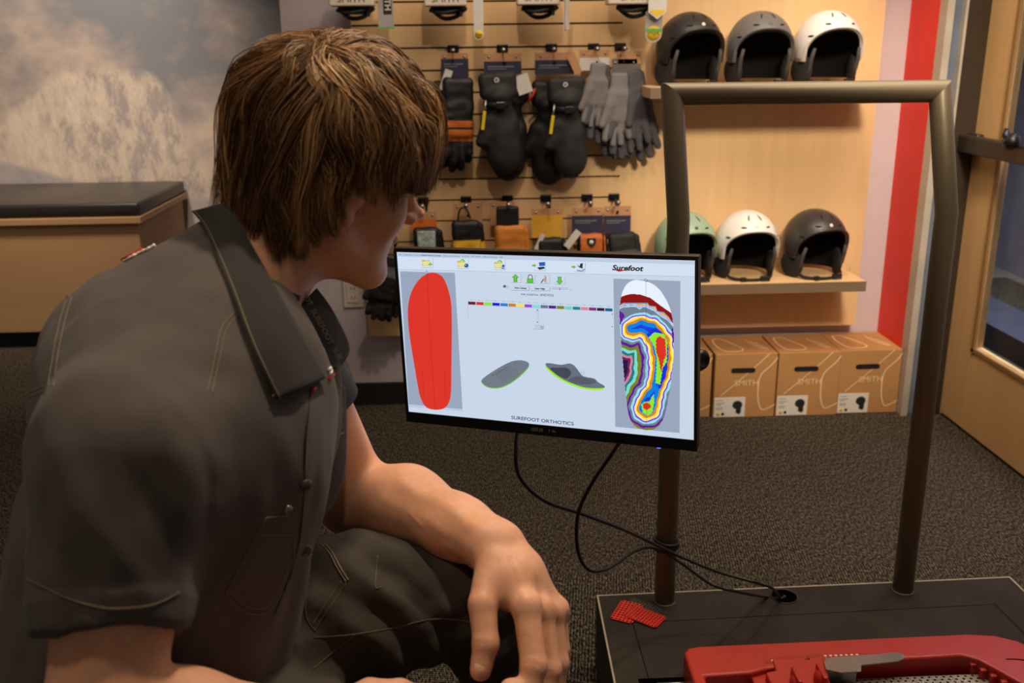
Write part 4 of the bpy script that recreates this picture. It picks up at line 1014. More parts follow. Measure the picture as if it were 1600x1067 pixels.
def ip(pts): return inside(GX+1.5*np.sin(GY*.35), GY, pts)
cellc[ip([(1262, 440), (1300, 405), (1372, 440), (1372, 560), (1345, 690), (1318, 700), (1320, 620), (1300, 500)]) & (dist < 16)] = dbl
cellc[ip([(1272, 452), (1300, 428), (1345, 436), (1362, 470), (1360, 570), (1340, 600), (1328, 680), (1306, 672), (1312, 560), (1300, 500)])] = lime
cellc[ip([(1308, 460), (1325, 446), (1352, 462), (1357, 540), (1346, 560), (1332, 624), (1322, 560), (1308, 520)])] = redc
cellc[ip([(1252, 748), (1275, 738), (1280, 758), (1250, 768)])] = dbl
cellc[ip([(1236, 775), (1252, 762), (1276, 760), (1296, 722), (1300, 760), (1290, 815), (1268, 830), (1245, 815)])] = lime
cellc[ip([(1245, 772), (1262, 766), (1282, 774), (1282, 792), (1262, 802), (1245, 790)])] = redc
# toe region: white tip, dark red, thin stepped edge, grey
def below(line): return GY > np.interp(GX, [p[0] for p in line], [p[1] for p in line])
tl = [(1128, 300), (1150, 286), (1268, 286), (1276, 300), (1306, 302), (1314, 326), (1344, 330), (1368, 352), (1384, 378), (1398, 384)]
w8 = [(1128, 306), (1150, 296), (1210, 292), (1228, 306), (1250, 292), (1300, 314), (1330, 340), (1360, 356), (1398, 396)]
w9 = [(x, y+8) for x, y in w8]; w10 = [(x, y+13) for x, y in w8]
dr = [(1128, 262), (1160, 250), (1190, 243), (1235, 247), (1280, 262), (1330, 300), (1385, 338), (1398, 342)]
whc = ecol((226, 236, 248)); cellc[~below(dr)] = whc; cellc[below(dr) & ~below(tl)] = ecol((140, 14, 18))
cellc[below(tl) & ~below(w8)] = ecol((222, 176, 70)); cellc[below(tl) & ~below([(x, y+5) for x, y in tl])] = ecol((90, 160, 190))
cellc[below(w8) & ~below(w9)] = ecol((226, 210, 240)); cellc[below([(x, y+3) for x, y in w8]) & ~below([(x, y+6) for x, y in w8])] = ecol((150, 80, 214)); cellc[below(w9) & ~below(w10)] = ecol((140, 224, 236))
cellc[ip([(1128, 318), (1158, 345), (1138, 390), (1128, 392)])] = ecol((94, 24, 150)); cellc[ip([(1381, 410), (1398, 412), (1398, 470), (1390, 480)])] = ecol((94, 24, 150))
ins = inside(GX, GY, FOs)
poly([c5(*p) for p in FOs], (226, 236, 248), 2)
vid = {}
def cv(x, y):
    if (x, y) not in vid: p = c5(x, y); vid[(x, y)] = im.bm.verts.new((p[0], -.00018, p[1]))
    return vid[(x, y)]
for j in range(GX.shape[0]):
    i = 0
    while i < GX.shape[1]:
        if not ins[j, i]: i += 1; continue
        e_ = i
        while e_+1 < GX.shape[1] and ins[j, e_+1] and cellc[j, e_+1] == cellc[j, i]: e_ += 1
        x0, x1, y0, y1 = gx[i], gx[e_]+stepc, gy[j], gy[j]+stepc
        f_ = im.bm.faces.new((cv(x0, y1), cv(x1, y1), cv(x1, y0), cv(x0, y0))); f_.material_index = cellc[j, i]; i = e_+1
stroke([c5(1259, 182), c5(1264, 900)], .0004, (60, 60, 80), 5); stroke([c5(1250, 176), c5(1258, 170), c5(1268, 178), c5(1258, 188)], .0006, (70, 80, 100), 5); stroke([c5(1200, 860), c5(1204, 890)], .0004, (200, 90, 90), 5)
# the two insoles seen in perspective
GY_ = (112, 120, 132)
poly(sm_([(470, 672), (475, 655), (520, 622), (590, 582), (635, 566), (675, 568), (697, 582), (690, 605), (650, 645), (600, 680), (550, 698), (500, 694)]), (110, 200, 40), 3)
poly(sm_([(470, 667), (475, 651), (520, 618), (590, 578), (635, 563), (675, 565), (697, 578), (689, 600), (649, 640), (600, 675), (550, 693), (500, 690)]), GY_, 4)
for k in range(9): stroke([c5(600-k*9+u*16, 592+k*5+u*u*4.5-u*2) for u in (-1, 0, 1, 2, 3)], .0004, (70, 78, 90), 5)
poly(sm_([(776, 590), (790, 612), (830, 646), (900, 682), (970, 702), (1040, 706), (1060, 696), (1050, 684), (980, 676), (900, 650), (830, 610)]), (150, 236, 30), 3)
poly(sm_([(776, 582), (795, 576), (850, 584), (890, 578), (915, 588), (940, 620), (960, 640), (1010, 650), (1030, 668), (1060, 686), (1050, 696), (970, 694), (900, 672), (850, 648), (800, 610)]), (104, 112, 124), 4)
poly(sm_([(800, 600), (840, 598), (880, 600), (900, 622), (880, 650), (850, 642), (820, 622)]), (66, 72, 82), 5)
poly(sm_([(885, 655), (930, 640), (980, 648), (1020, 662), (1000, 676), (940, 678), (900, 668)]), (86, 92, 104), 5)
for k in range(8): stroke([c5(860+k*14, 590+k*3), c5(890+k*12, 622+k*5), c5(905+k*12, 660+k*4)], .0003, (50, 56, 66), 6)
p0, p1 = c5(585, 835), c5(941, 872); an = math.atan2(p1[1]-p0[1], p1[0]-p0[0])
im.mi = ecol((34, 40, 56)); im.text('SUREFOOT ORTHOTICS', Matrix.Translation(((p0[0]+p1[0])/2, -.0003, (p0[1]+p1[1])/2)) @ XZ @ Matrix.Rotation(an, 4, 'Z'), .0088, .00002, 'CENTER', 0, 1.22, .0001)
im.build('screen_picture', SM, screen, world=False, recalc=False)

# ================================================================== cables from the monitor to the grommet
cabm = mat('cable_black', (14, 13, 13), .4)
def cable(label, pts, r_=.0036):
    o = MB().tube(spline(pts, 10), r_, 10); o = o.build('cable', cabm); tag(o, label, 'cable', 'monitor cables'); return o
cable('black cable leaving the monitor bottom middle and sagging left to the post', [MC+ya*.052-xa*.045-za*.10, P(812, 655, 1.80), P(806, 700, 1.79), P(812, 745, 1.80), P(850, 782, 1.83), P(910, 803, 1.87), P(975, 828, 1.93), P(1026, 852, 2.03), P(1066, 871, 2.10), P(1120, 893, 2.14), P(1170, 907, 2.14), P(1205, 918, 2.125), Vector((.728, 2.022, .2045)), Vector((.742, 2.030, .203))])
cable('black cable dropping from the monitor in a deep loop before the post', [MC+ya*.052+xa*.10-za*.10, P(977, 668, 1.72), P(962, 700, 1.72), P(925, 755, 1.75), P(903, 805, 1.80), P(903, 860, 1.84), P(920, 890, 1.86), P(950, 888, 1.90), P(990, 862, 1.98), P(1022, 856, 2.045), P(1062, 878, 2.09), P(1110, 912, 2.10), P(1150, 924, 2.095), Vector((.69, 2.02, .208)), Vector((.724, 2.014, .2055)), Vector((.742, 2.026, .203))])
t = thing('cable_tie', 'black tie strap holding the cables against the left post', 'cable tie', (.445, 2.028, .39))
p_ = atY(1042, 858, 2.0); m = MB()
for dz, tl_ in ((0, .10), (.008, -.16), (-.007, .2)):
    m.tube([Vector((.4448+(r+.004)*math.cos(a), 2.029+(r+.004)*math.sin(a), p_.z+dz+tl_*(r)*math.cos(a))) for a in [k*2*math.pi/24 for k in range(24)]], .0038, 8, closed=True)
m.build('strap', cabm, t)

# ================================================================== perforated rubber swatches on the platform corner
def swatch(label, ctr, w_, h_, rz, z, rgb, nx, ny, hr=.0026):
    """thin rubber sheet with real punched holes (quad ring around each hole)"""
    o = thing('swatch', label, 'rubber sheet', (ctr[0], ctr[1], z), rz, 'perforated rubber sheets'); del o
def swatch(label, ctr, w_, h_, rz, z, mm, nx, ny):
    b = bmesh.new(); cx, cy = w_/nx, h_/ny; r_ = min(cx, cy)*.30; th = .0016; S_ = 8; cache = {}
    def v(x, y):
        kx = (round(x, 6), round(y, 6))
        if kx not in cache: cache[kx] = b.verts.new((x, y, 0))
        return cache[kx]
    for i in range(nx):
        for j in range(ny):
            x0, y0 = -w_/2+i*cx, -h_/2+j*cy; mx_, my_ = x0+cx/2, y0+cy/2
            outer = [(x0+cx, my_), (x0+cx, y0+cy), (mx_, y0+cy), (x0, y0+cy), (x0, my_), (x0, y0), (mx_, y0), (x0+cx, y0)]
            if (i in (0, nx-1)) and (j in (0, ny-1)):
                outer = [((p[0]-(cx*.3 if p[0] > w_/2-1e-5 else -cx*.3)) if abs(abs(p[0])-w_/2) < 1e-5 and abs(abs(p[1])-h_/2) < 1e-5 else p[0], (p[1]-(cy*.3 if p[1] > 0 else -cy*.3)) if abs(abs(p[0])-w_/2) < 1e-5 and abs(abs(p[1])-h_/2) < 1e-5 else p[1]) for p in outer]
            O_ = [v(*p) for p in outer]; I_ = [b.verts.new((mx_+r_*math.cos(k*math.pi/4), my_+r_*math.sin(k*math.pi/4), 0)) for k in range(8)]
            for k in range(8): b.faces.new((O_[k], O_[(k+1) % 8], I_[(k+1) % 8], I_[k]))
    r0 = bmesh.ops.extrude_face_region(b, geom=b.faces[:]); bmesh.ops.translate(b, verts=[g for g in r0['geom'] if isinstance(g, bmesh.types.BMVert)], vec=(0, 0, th))
    mb = MB(); mb.bm.free(); mb.bm = b
    o = mb.build('perforated_sheet', mm, None); o.location = (ctr[0], ctr[1], z); o.rotation_euler = (R(.5), 0, rz); tag(o, label, 'rubber sheet', 'perforated rubber sheets'); return o
rub = mat('red_rubber', (214, 44, 30), .45); grub = mat('grey_rubber', (62, 62, 56), .6)
swatch('dark grey perforated sheet mostly covered by the red ones', (.388, 2.000), .085, .052, R(-38), .2005, grub, 11, 7)
swatch('red perforated sheet lying underneath, corner pointing left', (.346, 1.985), .055, .085, R(-28), .2025, rub, 6, 9)
swatch('red perforated sheet lying on top, corner pointing to the viewer', (.385, 1.960), .088, .054, R(-40), .2046, rub, 11, 7)

# ================================================================== red foot measuring machine in the platform
sz0 = PZ; ZT = .262
redm = mat('scanner_red', (178, 38, 27), .38, noise_amt=.05, bump=(1500, .0002, .3), coat=.1)
sr = thing('foot_scanner', 'red foot measuring machine with a perforated metal bed, set in the platform', 'foot scanner', (.80, 1.5, PZ))
def zpt(px, py, z): p = atZ(px, py, z); return Vector((p.x, p.y, z))
def ring_prism(mb, pts, z0, z1, bevel=0): mb.prism([Vector((p.x, p.y, z0)) for p in pts], (0, 0, z1-z0))
back = [(1.145, 1.40), (1.150, 1.66), (1.140, 1.70), (1.118, 1.735), (1.08, 1.758), (1.03, 1.766), (.80, 1.762), (.48, 1.757), (.455, 1.752), (.445, 1.735), (.440, 1.40)]
inner = [(.470, 1.40), (.468, 1.655), (.56, 1.660), (.595, 1.672), (.66, 1.680), (.95, 1.690), (.985, 1.692), (1.01, 1.675), (1.035, 1.63), (1.06, 1.58), (1.07, 1.40)]
m = MB(); m.prism([Vector((x, y, sz0+.001)) for x, y in back+inner], (0, 0, ZT-sz0-.001)); o = m.build('frame', redm, sr); bev(o, .006, 4, 30)
# ribbed inner corner
for k in range(6):
    a = Vector((1.003+k*.0105, 1.684-k*.020, 0)); m = MB(); m.box((a.x-.007, a.y-.010, .225), (a.x+.006, a.y+.001, ZT-.012), bevel=.003); m.build('rib', redm, o)
# slot seam on the right shoulder
m = MB(); m.tube(spline([(1.062, 1.672, ZT+.0002), (1.09, 1.668, ZT+.0006), (1.125, 1.650, ZT+.0004), (1.142, 1.634, ZT)], 5), .0014, 6); m.build('seam', mat('deep_black'), o)
m = MB(); m.box((1.108, 1.610, ZT-.0005), (1.145, 1.6135, ZT+.0006), rot=Matrix.Rotation(R(-8), 3, 'Z')); m.build('indicator_light', emat('red_glow', (255, 40, 40), 1.2), o)
# perforated bed (right) and plain grey plate (left)
bed = bpy.data.materials.new('perforated_bed'); bed.use_nodes = True; k = N(bed); k.b.inputs['Metallic'].default_value = .35; k.b.inputs['Roughness'].default_value = .4
k.color(k.ramp(k.noise(k.world(), 20, 3), [(.3, (148, 140, 128)), (.7, (172, 164, 150))]))
b = bmesh.new(); nx, ny = 40, 26; x0_, x1_, y0_, y1_ = .745, 1.03, 1.44, 1.672; cx, cy = (x1_-x0_)/nx, (y1_-y0_)/ny
cache = {}
def v(x, y):
    kx = (round(x, 6), round(y, 6))
    if kx not in cache: cache[kx] = b.verts.new((x, y, .228))
    return cache[kx]
for i in range(nx):
    for j in range(ny):
        X_0, Y_0 = x0_+i*cx, y0_+j*cy; mx_, my_ = X_0+cx/2, Y_0+cy/2; r_ = min(cx, cy)*.33
        O_ = [v(*p) for p in ((X_0+cx, Y_0), (X_0+cx, Y_0+cy), (X_0, Y_0+cy), (X_0, Y_0))]
        if (i+j) % 2: b.faces.new(O_); continue
        I_ = [b.verts.new((mx_+r_*1.25*math.cos(k*math.pi/4-math.pi/4), my_+r_*1.25*math.sin(k*math.pi/4-math.pi/4), .228)) for k in range(8)]
        for q_ in range(4):
            b.faces.new((O_[q_], O_[(q_+1) % 4], I_[(2*q_+2) % 8], I_[2*q_+1])); b.faces.new((O_[q_], I_[2*q_+1], I_[2*q_]))
r0 = bmesh.ops.extrude_face_region(b, geom=b.faces[:]); bmesh.ops.translate(b, verts=[g for g in r0['geom'] if isinstance(g, bmesh.types.BMVert)], vec=(0, 0, -.002))
mb = MB(); mb.bm.free(); mb.bm = b; pb_ = mb.build('perforated_bed', bed, sr)
m = MB(); m.box((.47, 1.42, .2005), (1.06, 1.66, .205)); m.box((.95, 1.60, .2005), (1.035, 1.67, .205)); m.build('well_floor', mat('deep_black'), sr)
gpl = mat('grey_plate', (96, 90, 82), .42, .3)
m = MB(); m.box((.473, 1.42, .224), (.625, 1.652, .229), bevel=.0015); m.build('plain_plate', gpl, sr)
# sliding carriage with two thumb knobs, gauge printed behind it
m = MB(); m.prism([Vector((x, y, .232)) for x, y in ((.585, 1.44), (.700, 1.44), (.694, 1.60), (.712, 1.700), (.610, 1.698), (.606, 1.660), (.585, 1.655))], (0, 0, .034)); ca = bev(m.build('carriage', redm, sr), .004, 3)
m = MB(); m.box((.560, 1.44, .230), (.592, 1.672, .250), bevel=.003); m.build('carriage_wing', redm, ca)
for x, y, s in ((.630, 1.610, .8), (.680, 1.618, 1.0)):
    m = MB(); m.ell((x, y, .272), (.0135*s, .020, .018*s)); m.box((x-.004, y-.024, .262), (x+.004, y+.026, .292), bevel=.003); m.build('thumb_knob', redm, ca)
m = MB(); m.box((.672, 1.690, .2655), (.682, 1.694, .2664)); m.box((.679, 1.690, .2655), (.682, 1.702, .2664)); m.build('pointer_mark', mat('dark_red', (110, 20, 16), .5), ca)
m = MB(); m.prism([Vector((x, y, ZT-.0002)) for x, y in spline2] if False else [Vector((x, y, ZT)) for x, y in ((.592, 1.688), (.595, 1.698), (.612, 1.706), (.70, 1.712), (.80, 1.712), (.83, 1.705), (.85, 1.694), (.75, 1.690))], (0, 0, .0006)); m.build('gauge_recess', mat('scanner_red_dark', (160, 30, 22), .5), o)
m = MB()
for k_ in range(7): m.box((.715+k_*.0105, 1.7035, ZT+.0006), (.7205+k_*.0105, 1.7075, ZT+.001)); m.box((.7165+k_*.0105, 1.698, ZT+.0006), (.7175+k_*.0105, 1.7015, ZT+.001))
for k_ in range(2): m.box((.608+k_*.0105, 1.6945, ZT+.0006), (.6145+k_*.0105, 1.6985, ZT+.001)); m.box((.611+k_*.0105, 1.688, ZT+.0006), (.6125+k_*.0105, 1.692, ZT+.001))
m.build('scale_marks', mat('pale_marks', (236, 214, 190), .5), o)
stl = mat('brushed_steel', (150, 150, 146), .3, .85)
m = MB(); m.prism([Vector((x, y, .268)) for x, y in ((.700, 1.650), (.704, 1.672), (.712, 1.686), (.735, 1.690), (.82, 1.694), (.856, 1.698), (.866, 1.690), (.862, 1.676), (.846, 1.668), (.772, 1.660), (.764, 1.640), (.724, 1.638))], (0, 0, .0022)); m.build('steel_lever', stl, ca)
m = MB(); m.box((.703, 1.655, .228), (.762, 1.658, .270)); m.build('lever_leg', stl, ca)
m = MB(); m.lathe([(0, 0), (.050, 0), (.050, .002), (0, .002)], (.712, 1.585, .2315), (0, 0, 1), 40); m.build('round_plate', gpl, sr)
# steel guide rods on the left
for y in (1.695, 1.672):
    m = MB(); m.tube([(.385, y, .214), (.46, y, .214)], .0045, 10); m.build('guide_rod', stl, sr)
m = MB(); m.box((.355, 1.42, .1995), (.445, 1.735, .2012)); m.build('rod_recess', mat('deep_black'), sr)

sr.location.x = .809; sr.scale = (1.075, 1, 1)
# ================================================================== the seated man
man = thing('person', 'brown-haired man in a charcoal work shirt leaning towards the monitor, hand over his knee', 'person', (-.25, 1.0, 0))
skin = bpy.data.materials.new('skin'); skin.use_nodes = True; k = N(skin)
k.b.inputs['Roughness'].default_value = .48; k.b.inputs['Specular IOR Level'].default_value = .35
k.b.inputs['Subsurface Weight'].default_value = .18; k.b.inputs['Subsurface Radius'].default_value = (.012, .004, .002); k.b.inputs['Subsurface Scale'].default_value = 1
f = k.math('ADD', k.math('MULTIPLY', k.noise(k.world(), 26, 4), .6), k.math('MULTIPLY', k.noise(k.world(), 160, 3), .4))
k.color(k.ramp(f, [(.3, (206, 146, 112)), (.5, (216, 158, 122)), (.7, (222, 166, 130))]))
k.bump(k.noise(k.world(), 420, 4, .6), .0006, .45)
def nv(a): a = np.array(a, float); return a/np.linalg.norm(a)
def mid(a, b, t): return Vector(a)*(1-t)+Vector(b)*t
# --- skeleton (joint places in the room)
HO = Vector((-.157, 1.075, 1.362))
yw, pt, rl = R(60.3), R(14.3), R(-7.9)
hf = Vector((math.sin(yw)*math.cos(pt), math.cos(yw)*math.cos(pt), -math.sin(pt))); s0 = Vector((math.cos(yw), -math.sin(yw), 0)); u0 = s0.cross(hf)
hs_ = math.cos(rl)*s0+math.sin(rl)*u0; hu = -math.sin(rl)*s0+math.cos(rl)*u0
def H(a, b, c): return HO+hf*a+hs_*b+hu*c
HB = np.array([hf, hs_, hu])
NB = P(366, 480, 1.04)                 # base of the neck
RS, RE, RW = P(208, 695, .845), P(160, 1135, .80), P(485, 1135, .93)
LS, LE, LM, LW = P(468, 590, 1.17), P(556, 774, 1.25), P(635, 792, 1.205), P(768, 846, 1.10)
CH, AB, PE = P(300, 655, 1.0), P(255, 850, 1.03), P(225, 1090, 1.08)
LH, LK = P(300, 1010, 1.13), P(742, 922, 1.18)
RH, RK = P(250, 1160, 1.0), P(660, 1265, .96)
p = []
def U(k_, *pr): p.append(('u', k_, pr))
U(0, 'ell', H(-.015, 0, .05), HB, (.0855, .075, .086)); U(.02, 'ell', H(-.032, 0, .02), HB, (.064, .066, .07))
U(.03, 'ell', H(.035, 0, .0), HB, (.056, .060, .085)); U(.02, 'ell', H(.045, 0, -.055), HB, (.042, .044, .052))
for s in (-1, 1):
    U(.02, 'cone', H(.0, s*.056, -.05), H(.066, s*.014, -.101), .017, .016)
    U(.02, 'ell', H(.052, s*.036, -.022), HB, (.028, .024, .026)); U(.008, 'ell', H(.083, s*.028, .031), HB, (.010, .024, .008))
U(.015, 'ell', H(.077, 0, -.101), HB, (.017, .019, .016)); U(.02, 'ell', H(.03, 0, -.085), HB, (.05, .035, .025))
for s in (-1, 1): p.append(('s', .010, ('ell', H(.097, s*.032, .010), HB, (.013, .016, .011))))
U(.008, 'cone', H(.083, 0, .018), H(.107, 0, -.022), .0075, .0115); U(.004, 'ell', H(.117, 0, -.023), HB, (.010, .009, .008))
for s in (-1, 1): U(.005, 'ell', H(.101, s*.0125, -.029), HB, (.011, .007, .0075))
U(.004, 'ell', H(.088, 0, -.056), HB, (.009, .023, .0055)); U(.004, 'ell', H(.086, 0, -.067), HB, (.009, .019, .0065))
p.append(('s', .002, ('ell', H(.099, 0, -.0615), HB, (.008, .021, .0014))))
for s in (-1, 1):
    U(.006, 'ell', H(-.010, s*.078, .004), HB@np.array(Matrix.Rotation(s*R(-20), 3, hu)) if False else HB, (.020, .008, .033))
    p.append(('s', .004, ('ell', H(-.006, s*.087, .006), HB, (.012, .007, .022))))
    U(.003, 'ell', H(.006, s*.079, -.004), HB, (.005, .005, .008)); U(.004, 'ell', H(-.004, s*.077, -.026), HB, (.009, .006, .009))
U(.035, 'cone', H(-.030, 0, -.035), NB, .056, .062)
TB = np.array([nv((.80, .05, -.30)), nv((0, -1, 0)), nv((.35, 0, .9))])
U(.05, 'ell', CH, I3, (.105, .15, .13)); U(.05, 'ell', AB, I3, (.105, .13, .16)); U(.05, 'ell', PE, I3, (.11, .14, .10))
U(.04, 'cone', mid(NB, RS, .2), RS, .055, .055); U(.04, 'cone', mid(NB, LS, .2), LS+Vector((-.01, 0, -.01)), .050, .040)
# right (near) arm
U(.02, 'cone', RS, mid(RS, RE, .5), .053, .051); U(.02, 'cone', mid(RS, RE, .5), RE, .051, .046)
U(.02, 'cone', RE, mid(RE, RW, .35), .046, .047); U(.02, 'cone', mid(RE, RW, .35), RW, .047, .029)
# left (far) arm
U(.02, 'cone', LS, LE, .047, .044)
U(.025, 'cone', LE+Vector((-.006, 0, -.008)), LM, .043, .047); U(.03, 'cone', LM, mid(LM, LW, .65), .0475, .036); U(.02, 'cone', mid(LM, LW, .6), LW, .036, .029)
U(.02, 'ell', mid(LW, P(745, 868, 1.08), .4), I3, (.024, .028, .026))
# hands
def hand(W, mcps, chains, thumb, palm):
    for m_, r_ in zip(mcps, (.0135, .0135, .0130, .0120)): U(.012, 'cone', W, m_, .023, r_)
    for c_, r_ in palm: U(.014, 'ell', c_, I3, (r_, r_, r_))
    for ch, r_ in zip(chains, (.0136, .0128, .0120, .0105)):
        rr = [r_*1.08, r_*1.03, r_*.92, r_*.80]
        for q, (a, b) in enumerate(zip(ch, ch[1:])): U(.003 if q else .005, 'cone', a, b, rr[q], rr[q+1])
        U(.004, 'ell', ch[1], I3, (r_*1.05,)*3); U(.008, 'ell', Vector(ch[0])+Vector((0, 0, .001)), I3, (r_*1.08,)*3)
    rr = (.021, .0155, .0138, .0118)
    for q, (a, b) in enumerate(zip(thumb, thumb[1:])): U(.010 if q == 0 else .004, 'cone', a, b, rr[q], rr[q+1])
    U(.004, 'ell', thumb[2], I3, (.0140,)*3)
Lm = [P(822, 948, 1.03), P(846, 955, 1.048), P(862, 957, 1.066), P(871, 952, 1.084)]
Lc = [[Lm[0], P(834, 1040, 1.005), P(826, 1076, .998), P(797, 1076, .99)], [Lm[1], P(858, 1045, 1.03), P(850, 1090, 1.022), P(822, 1102, 1.015)],
      [Lm[2], P(871, 1035, 1.055), P(866, 1080, 1.052), P(842, 1096, 1.045)], [Lm[3], P(875, 1014, 1.082), P(872, 1052, 1.08), P(854, 1072, 1.075)]]
Lt = [P(772, 882, 1.07), P(754, 944, 1.035), P(759, 1004, 1.02), P(751, 1047, 1.015)]
hand(P(783, 856, 1.095), Lm, Lc, Lt, [(P(795, 905, 1.06), .024), (P(815, 895, 1.075), .026), (P(825, 925, 1.075), .022), (P(800, 932, 1.05), .015), (P(788, 925, 1.06), .014)])
rh = RW; dx = Vector((.08, .03, -.02))
Rm_ = [rh+Vector((.085, .045-.02*i, -.015)) for i in range(4)]
Rc_ = [[m_, m_+Vector((.04, .005, -.018)), m_+Vector((.055, .006, -.042)), m_+Vector((.052, .006, -.062))] for m_ in Rm_]
hand(rh, Rm_, Rc_, [rh+Vector((.02, .03, -.01)), rh+Vector((.05, .062, -.012)), rh+Vector((.08, .072, -.02)), rh+Vector((.1, .075, -.028))], [(rh+Vector((.05, .015, -.01)), .024)])
V, F = sdf_mesh(p, .0032)
V = smooth_mesh(V, F, 1, .4)
Nn = vnormals(V, F)
# tendons, veins and forearm muscle relief: low ridges running along the far forearm and hand
def ridge(V, a, b, amp, w_, wob=0, ph=0):
    a, b = np.array(a), np.array(b); ab = b-a; L = np.linalg.norm(ab); t = ((V-a)@ab)/L**2
    c = a+np.clip(t, 0, 1)[:, None]*ab; side_ = np.cross(ab/L, [0, -.5, .86]); c = c+side_[None]*(wob*np.sin(t*9+ph))[:, None]
    d = np.linalg.norm(V-c, axis=1); e = np.exp(-(d/w_)**2)*np.clip(np.minimum(t, 1-t)*6+.3, 0, 1); e[(t < -.05) | (t > 1.05)] = 0
    return amp*e
def onskin(px, py):
    h = BV.ray_cast(CAM, ray(px, py)); return h[0] if h[0] else None
BV = BVHTree.FromPolygons([tuple(v) for v in V], F.tolist())
D = np.zeros(len(V))
for (x0, y0), (x1, y1), amp, w_, wb in (((800, 862), (822, 940), .0012, .0032, .001), ((818, 868), (846, 945), .0014, .003, .001), ((832, 880), (862, 948), .0013, .003, .001),
      ((800, 880), (838, 925), .0010, .0022, .003), ((590, 770), (740, 862), .0007, .006, .003), ((620, 745), (760, 830), .0022, .009, .003), ((640, 800), (720, 868), .0012, .003, .004)):
    a, b = onskin(x0, y0), onskin(x1, y1)
    if a and b: D += ridge(V, a, b, amp, w_, wb)
# knuckle creases on the thumb and fingers
for ch in Lc+[Lt]:
    for j in ((1, 2) if len(ch) == 4 and ch is not Lt else (2,)):
        jn = np.array(ch[j]); ax_ = nv(np.array(ch[j])-np.array(ch[j-1])); t = (V-jn)@ax_; d = np.linalg.norm(V-jn, axis=1)
        D += np.where(d < .020, -.0005*np.exp(-((np.mod(t+.0015, .003)-.0015)/.0006)**2)*np.exp(-(t/.005)**2), 0)
V = V+Nn*D[:, None]
body = mesh_obj('body', V, F, skin, man)
BV = BVHTree.FromPolygons([tuple(v) for v in V], F.tolist())
# nails (part of each digit): thumb nail faces the viewer
nail = mat('nail', (226, 174, 144), .3, noise_amt=.03)
h = onskin(750, 1044)
if h:
    t_ax = (Lt[3]-Lt[2]).normalized(); n_ = (CAM-h); n_ = (n_-t_ax*n_.dot(t_ax)).normalized(); s_ = t_ax.cross(n_)
    m = MB(); m.ell(h-n_*.0026, (.0066, .0085, .0032), Matrix((s_, t_ax, n_)).transposed(), 20, 12); m.build('thumb_nail', nail, man)
# eyes
eyew = mat('eye_white', (226, 218, 210), .15, noise_amt=.02)
for s in (-1, 1):
    m = MB(); m.ell(H(.078, s*.031, .011), (.0122,)*3); e_ = m.build('eyeball', eyew, man)
    m = MB(); m.lathe([(0, .0005), (.0055, 0), (.0058, -.002)], H(.0898, s*.031, .010), hf, 20); m.build('iris', mat('iris', (70, 60, 40), .15), e_)
    m = MB()
    for q in range(12):
        a = (q/11-.5)*.026; b0 = H(.090-abs(a)*.25, s*.031+a, .0165-abs(a)*.15); m.tube([b0, b0+hf*.005+hu*.001, b0+hf*.009+hu*.004], [.0004, .0003, .0001], 4)
    m.build('eyelashes', mat('lash', (50, 34, 20), .5), e_)
    m = MB()
    for q in range(26):
        a = (q/25-.5)*.040; b0 = H(.094-abs(a)*.35, s*.030+a, .030-(a/.02)**2*.003); m.tube([b0, b0+hf*.002+hs_*(.006*s)+hu*.003], [.0007, .0002], 4)
    m.build('eyebrow', mat('brow_hair', (84, 58, 34), .6), man)

# ================================================================== clothes
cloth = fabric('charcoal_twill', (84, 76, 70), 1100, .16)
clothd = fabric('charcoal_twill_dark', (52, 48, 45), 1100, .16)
troum = fabric('trouser_canvas', (64, 58, 50), 900, .2)
stm = mat('tan_thread', (122, 106, 80), .8)
q = []
def Q(k_, *pr): q.append(('u', k_, pr))
cb = nv((.72, 0, .69))                      # trunk leans forward
CB = np.array([nv((.80, .10, -.40)), nv((.05, -1, 0)), nv((.40, .05, .80))])
Q(0, 'ell', P(322, 645, 1.01), CB, (.135, .185, .15)); Q(.06, 'ell', P(262, 830, 1.03), CB, (.148, .165, .20)); Q(.06, 'ell', P(236, 1020, 1.05), I3, (.150, .165, .17))
Q(.05, 'ell', P(232, 580, 1.02), CB, (.11, .16, .10))                   # rounded upper back
Q(.06, 'cone', mid(NB, RS, .30), RS+Vector((0, 0, -.005)), .060, .076); Q(.06, 'cone', mid(NB, LS, .3), LS+Vector((-.02, 0, 0)), .055, .056)
Q(.05, 'cone', NB+Vector((-.050, .0, -.005)), mid(NB, CH, .5), .062, .11)
Q(.03, 'cone', P(318, 470, 1.0), P(356, 398, 1.035), .060, .046)
hem = mid(RS, RE, .60); ad = (RE-RS).normalized()
hemn = (ad+Vector((.10, -.12, 0))).normalized()
Q(.028, 'cut', ('cone', RS+Vector((0, -.005, -.01)), mid(RS, RE, .95)+Vector((-.004, 0, 0)), .084, .052), P(176, 985, .78), hemn)
hemL = mid(LS, LE, .18); adL = (LE-LS).normalized()
Q(.02, 'cut', ('cone', LS, LE, .060, .060), hemL, adL)
q.append(('s', .004, ('cone', mid(RS, RE, .50), mid(RS, RE, 1.1), .050, .0535)))
q.append(('s', .004, ('cone', mid(LS, LE, .10), LE, .053, .053)))
q.append(('s', .006, ('cone', mid(HO-hf*.03, NB, .3), NB+(NB-HO).normalized()*.02+Vector((.02, 0, 0)), .072, .066)))
q.append(('s', .006, ('cone', P(494, 446, 1.02), P(532, 572, 1.02), .046, .030)))
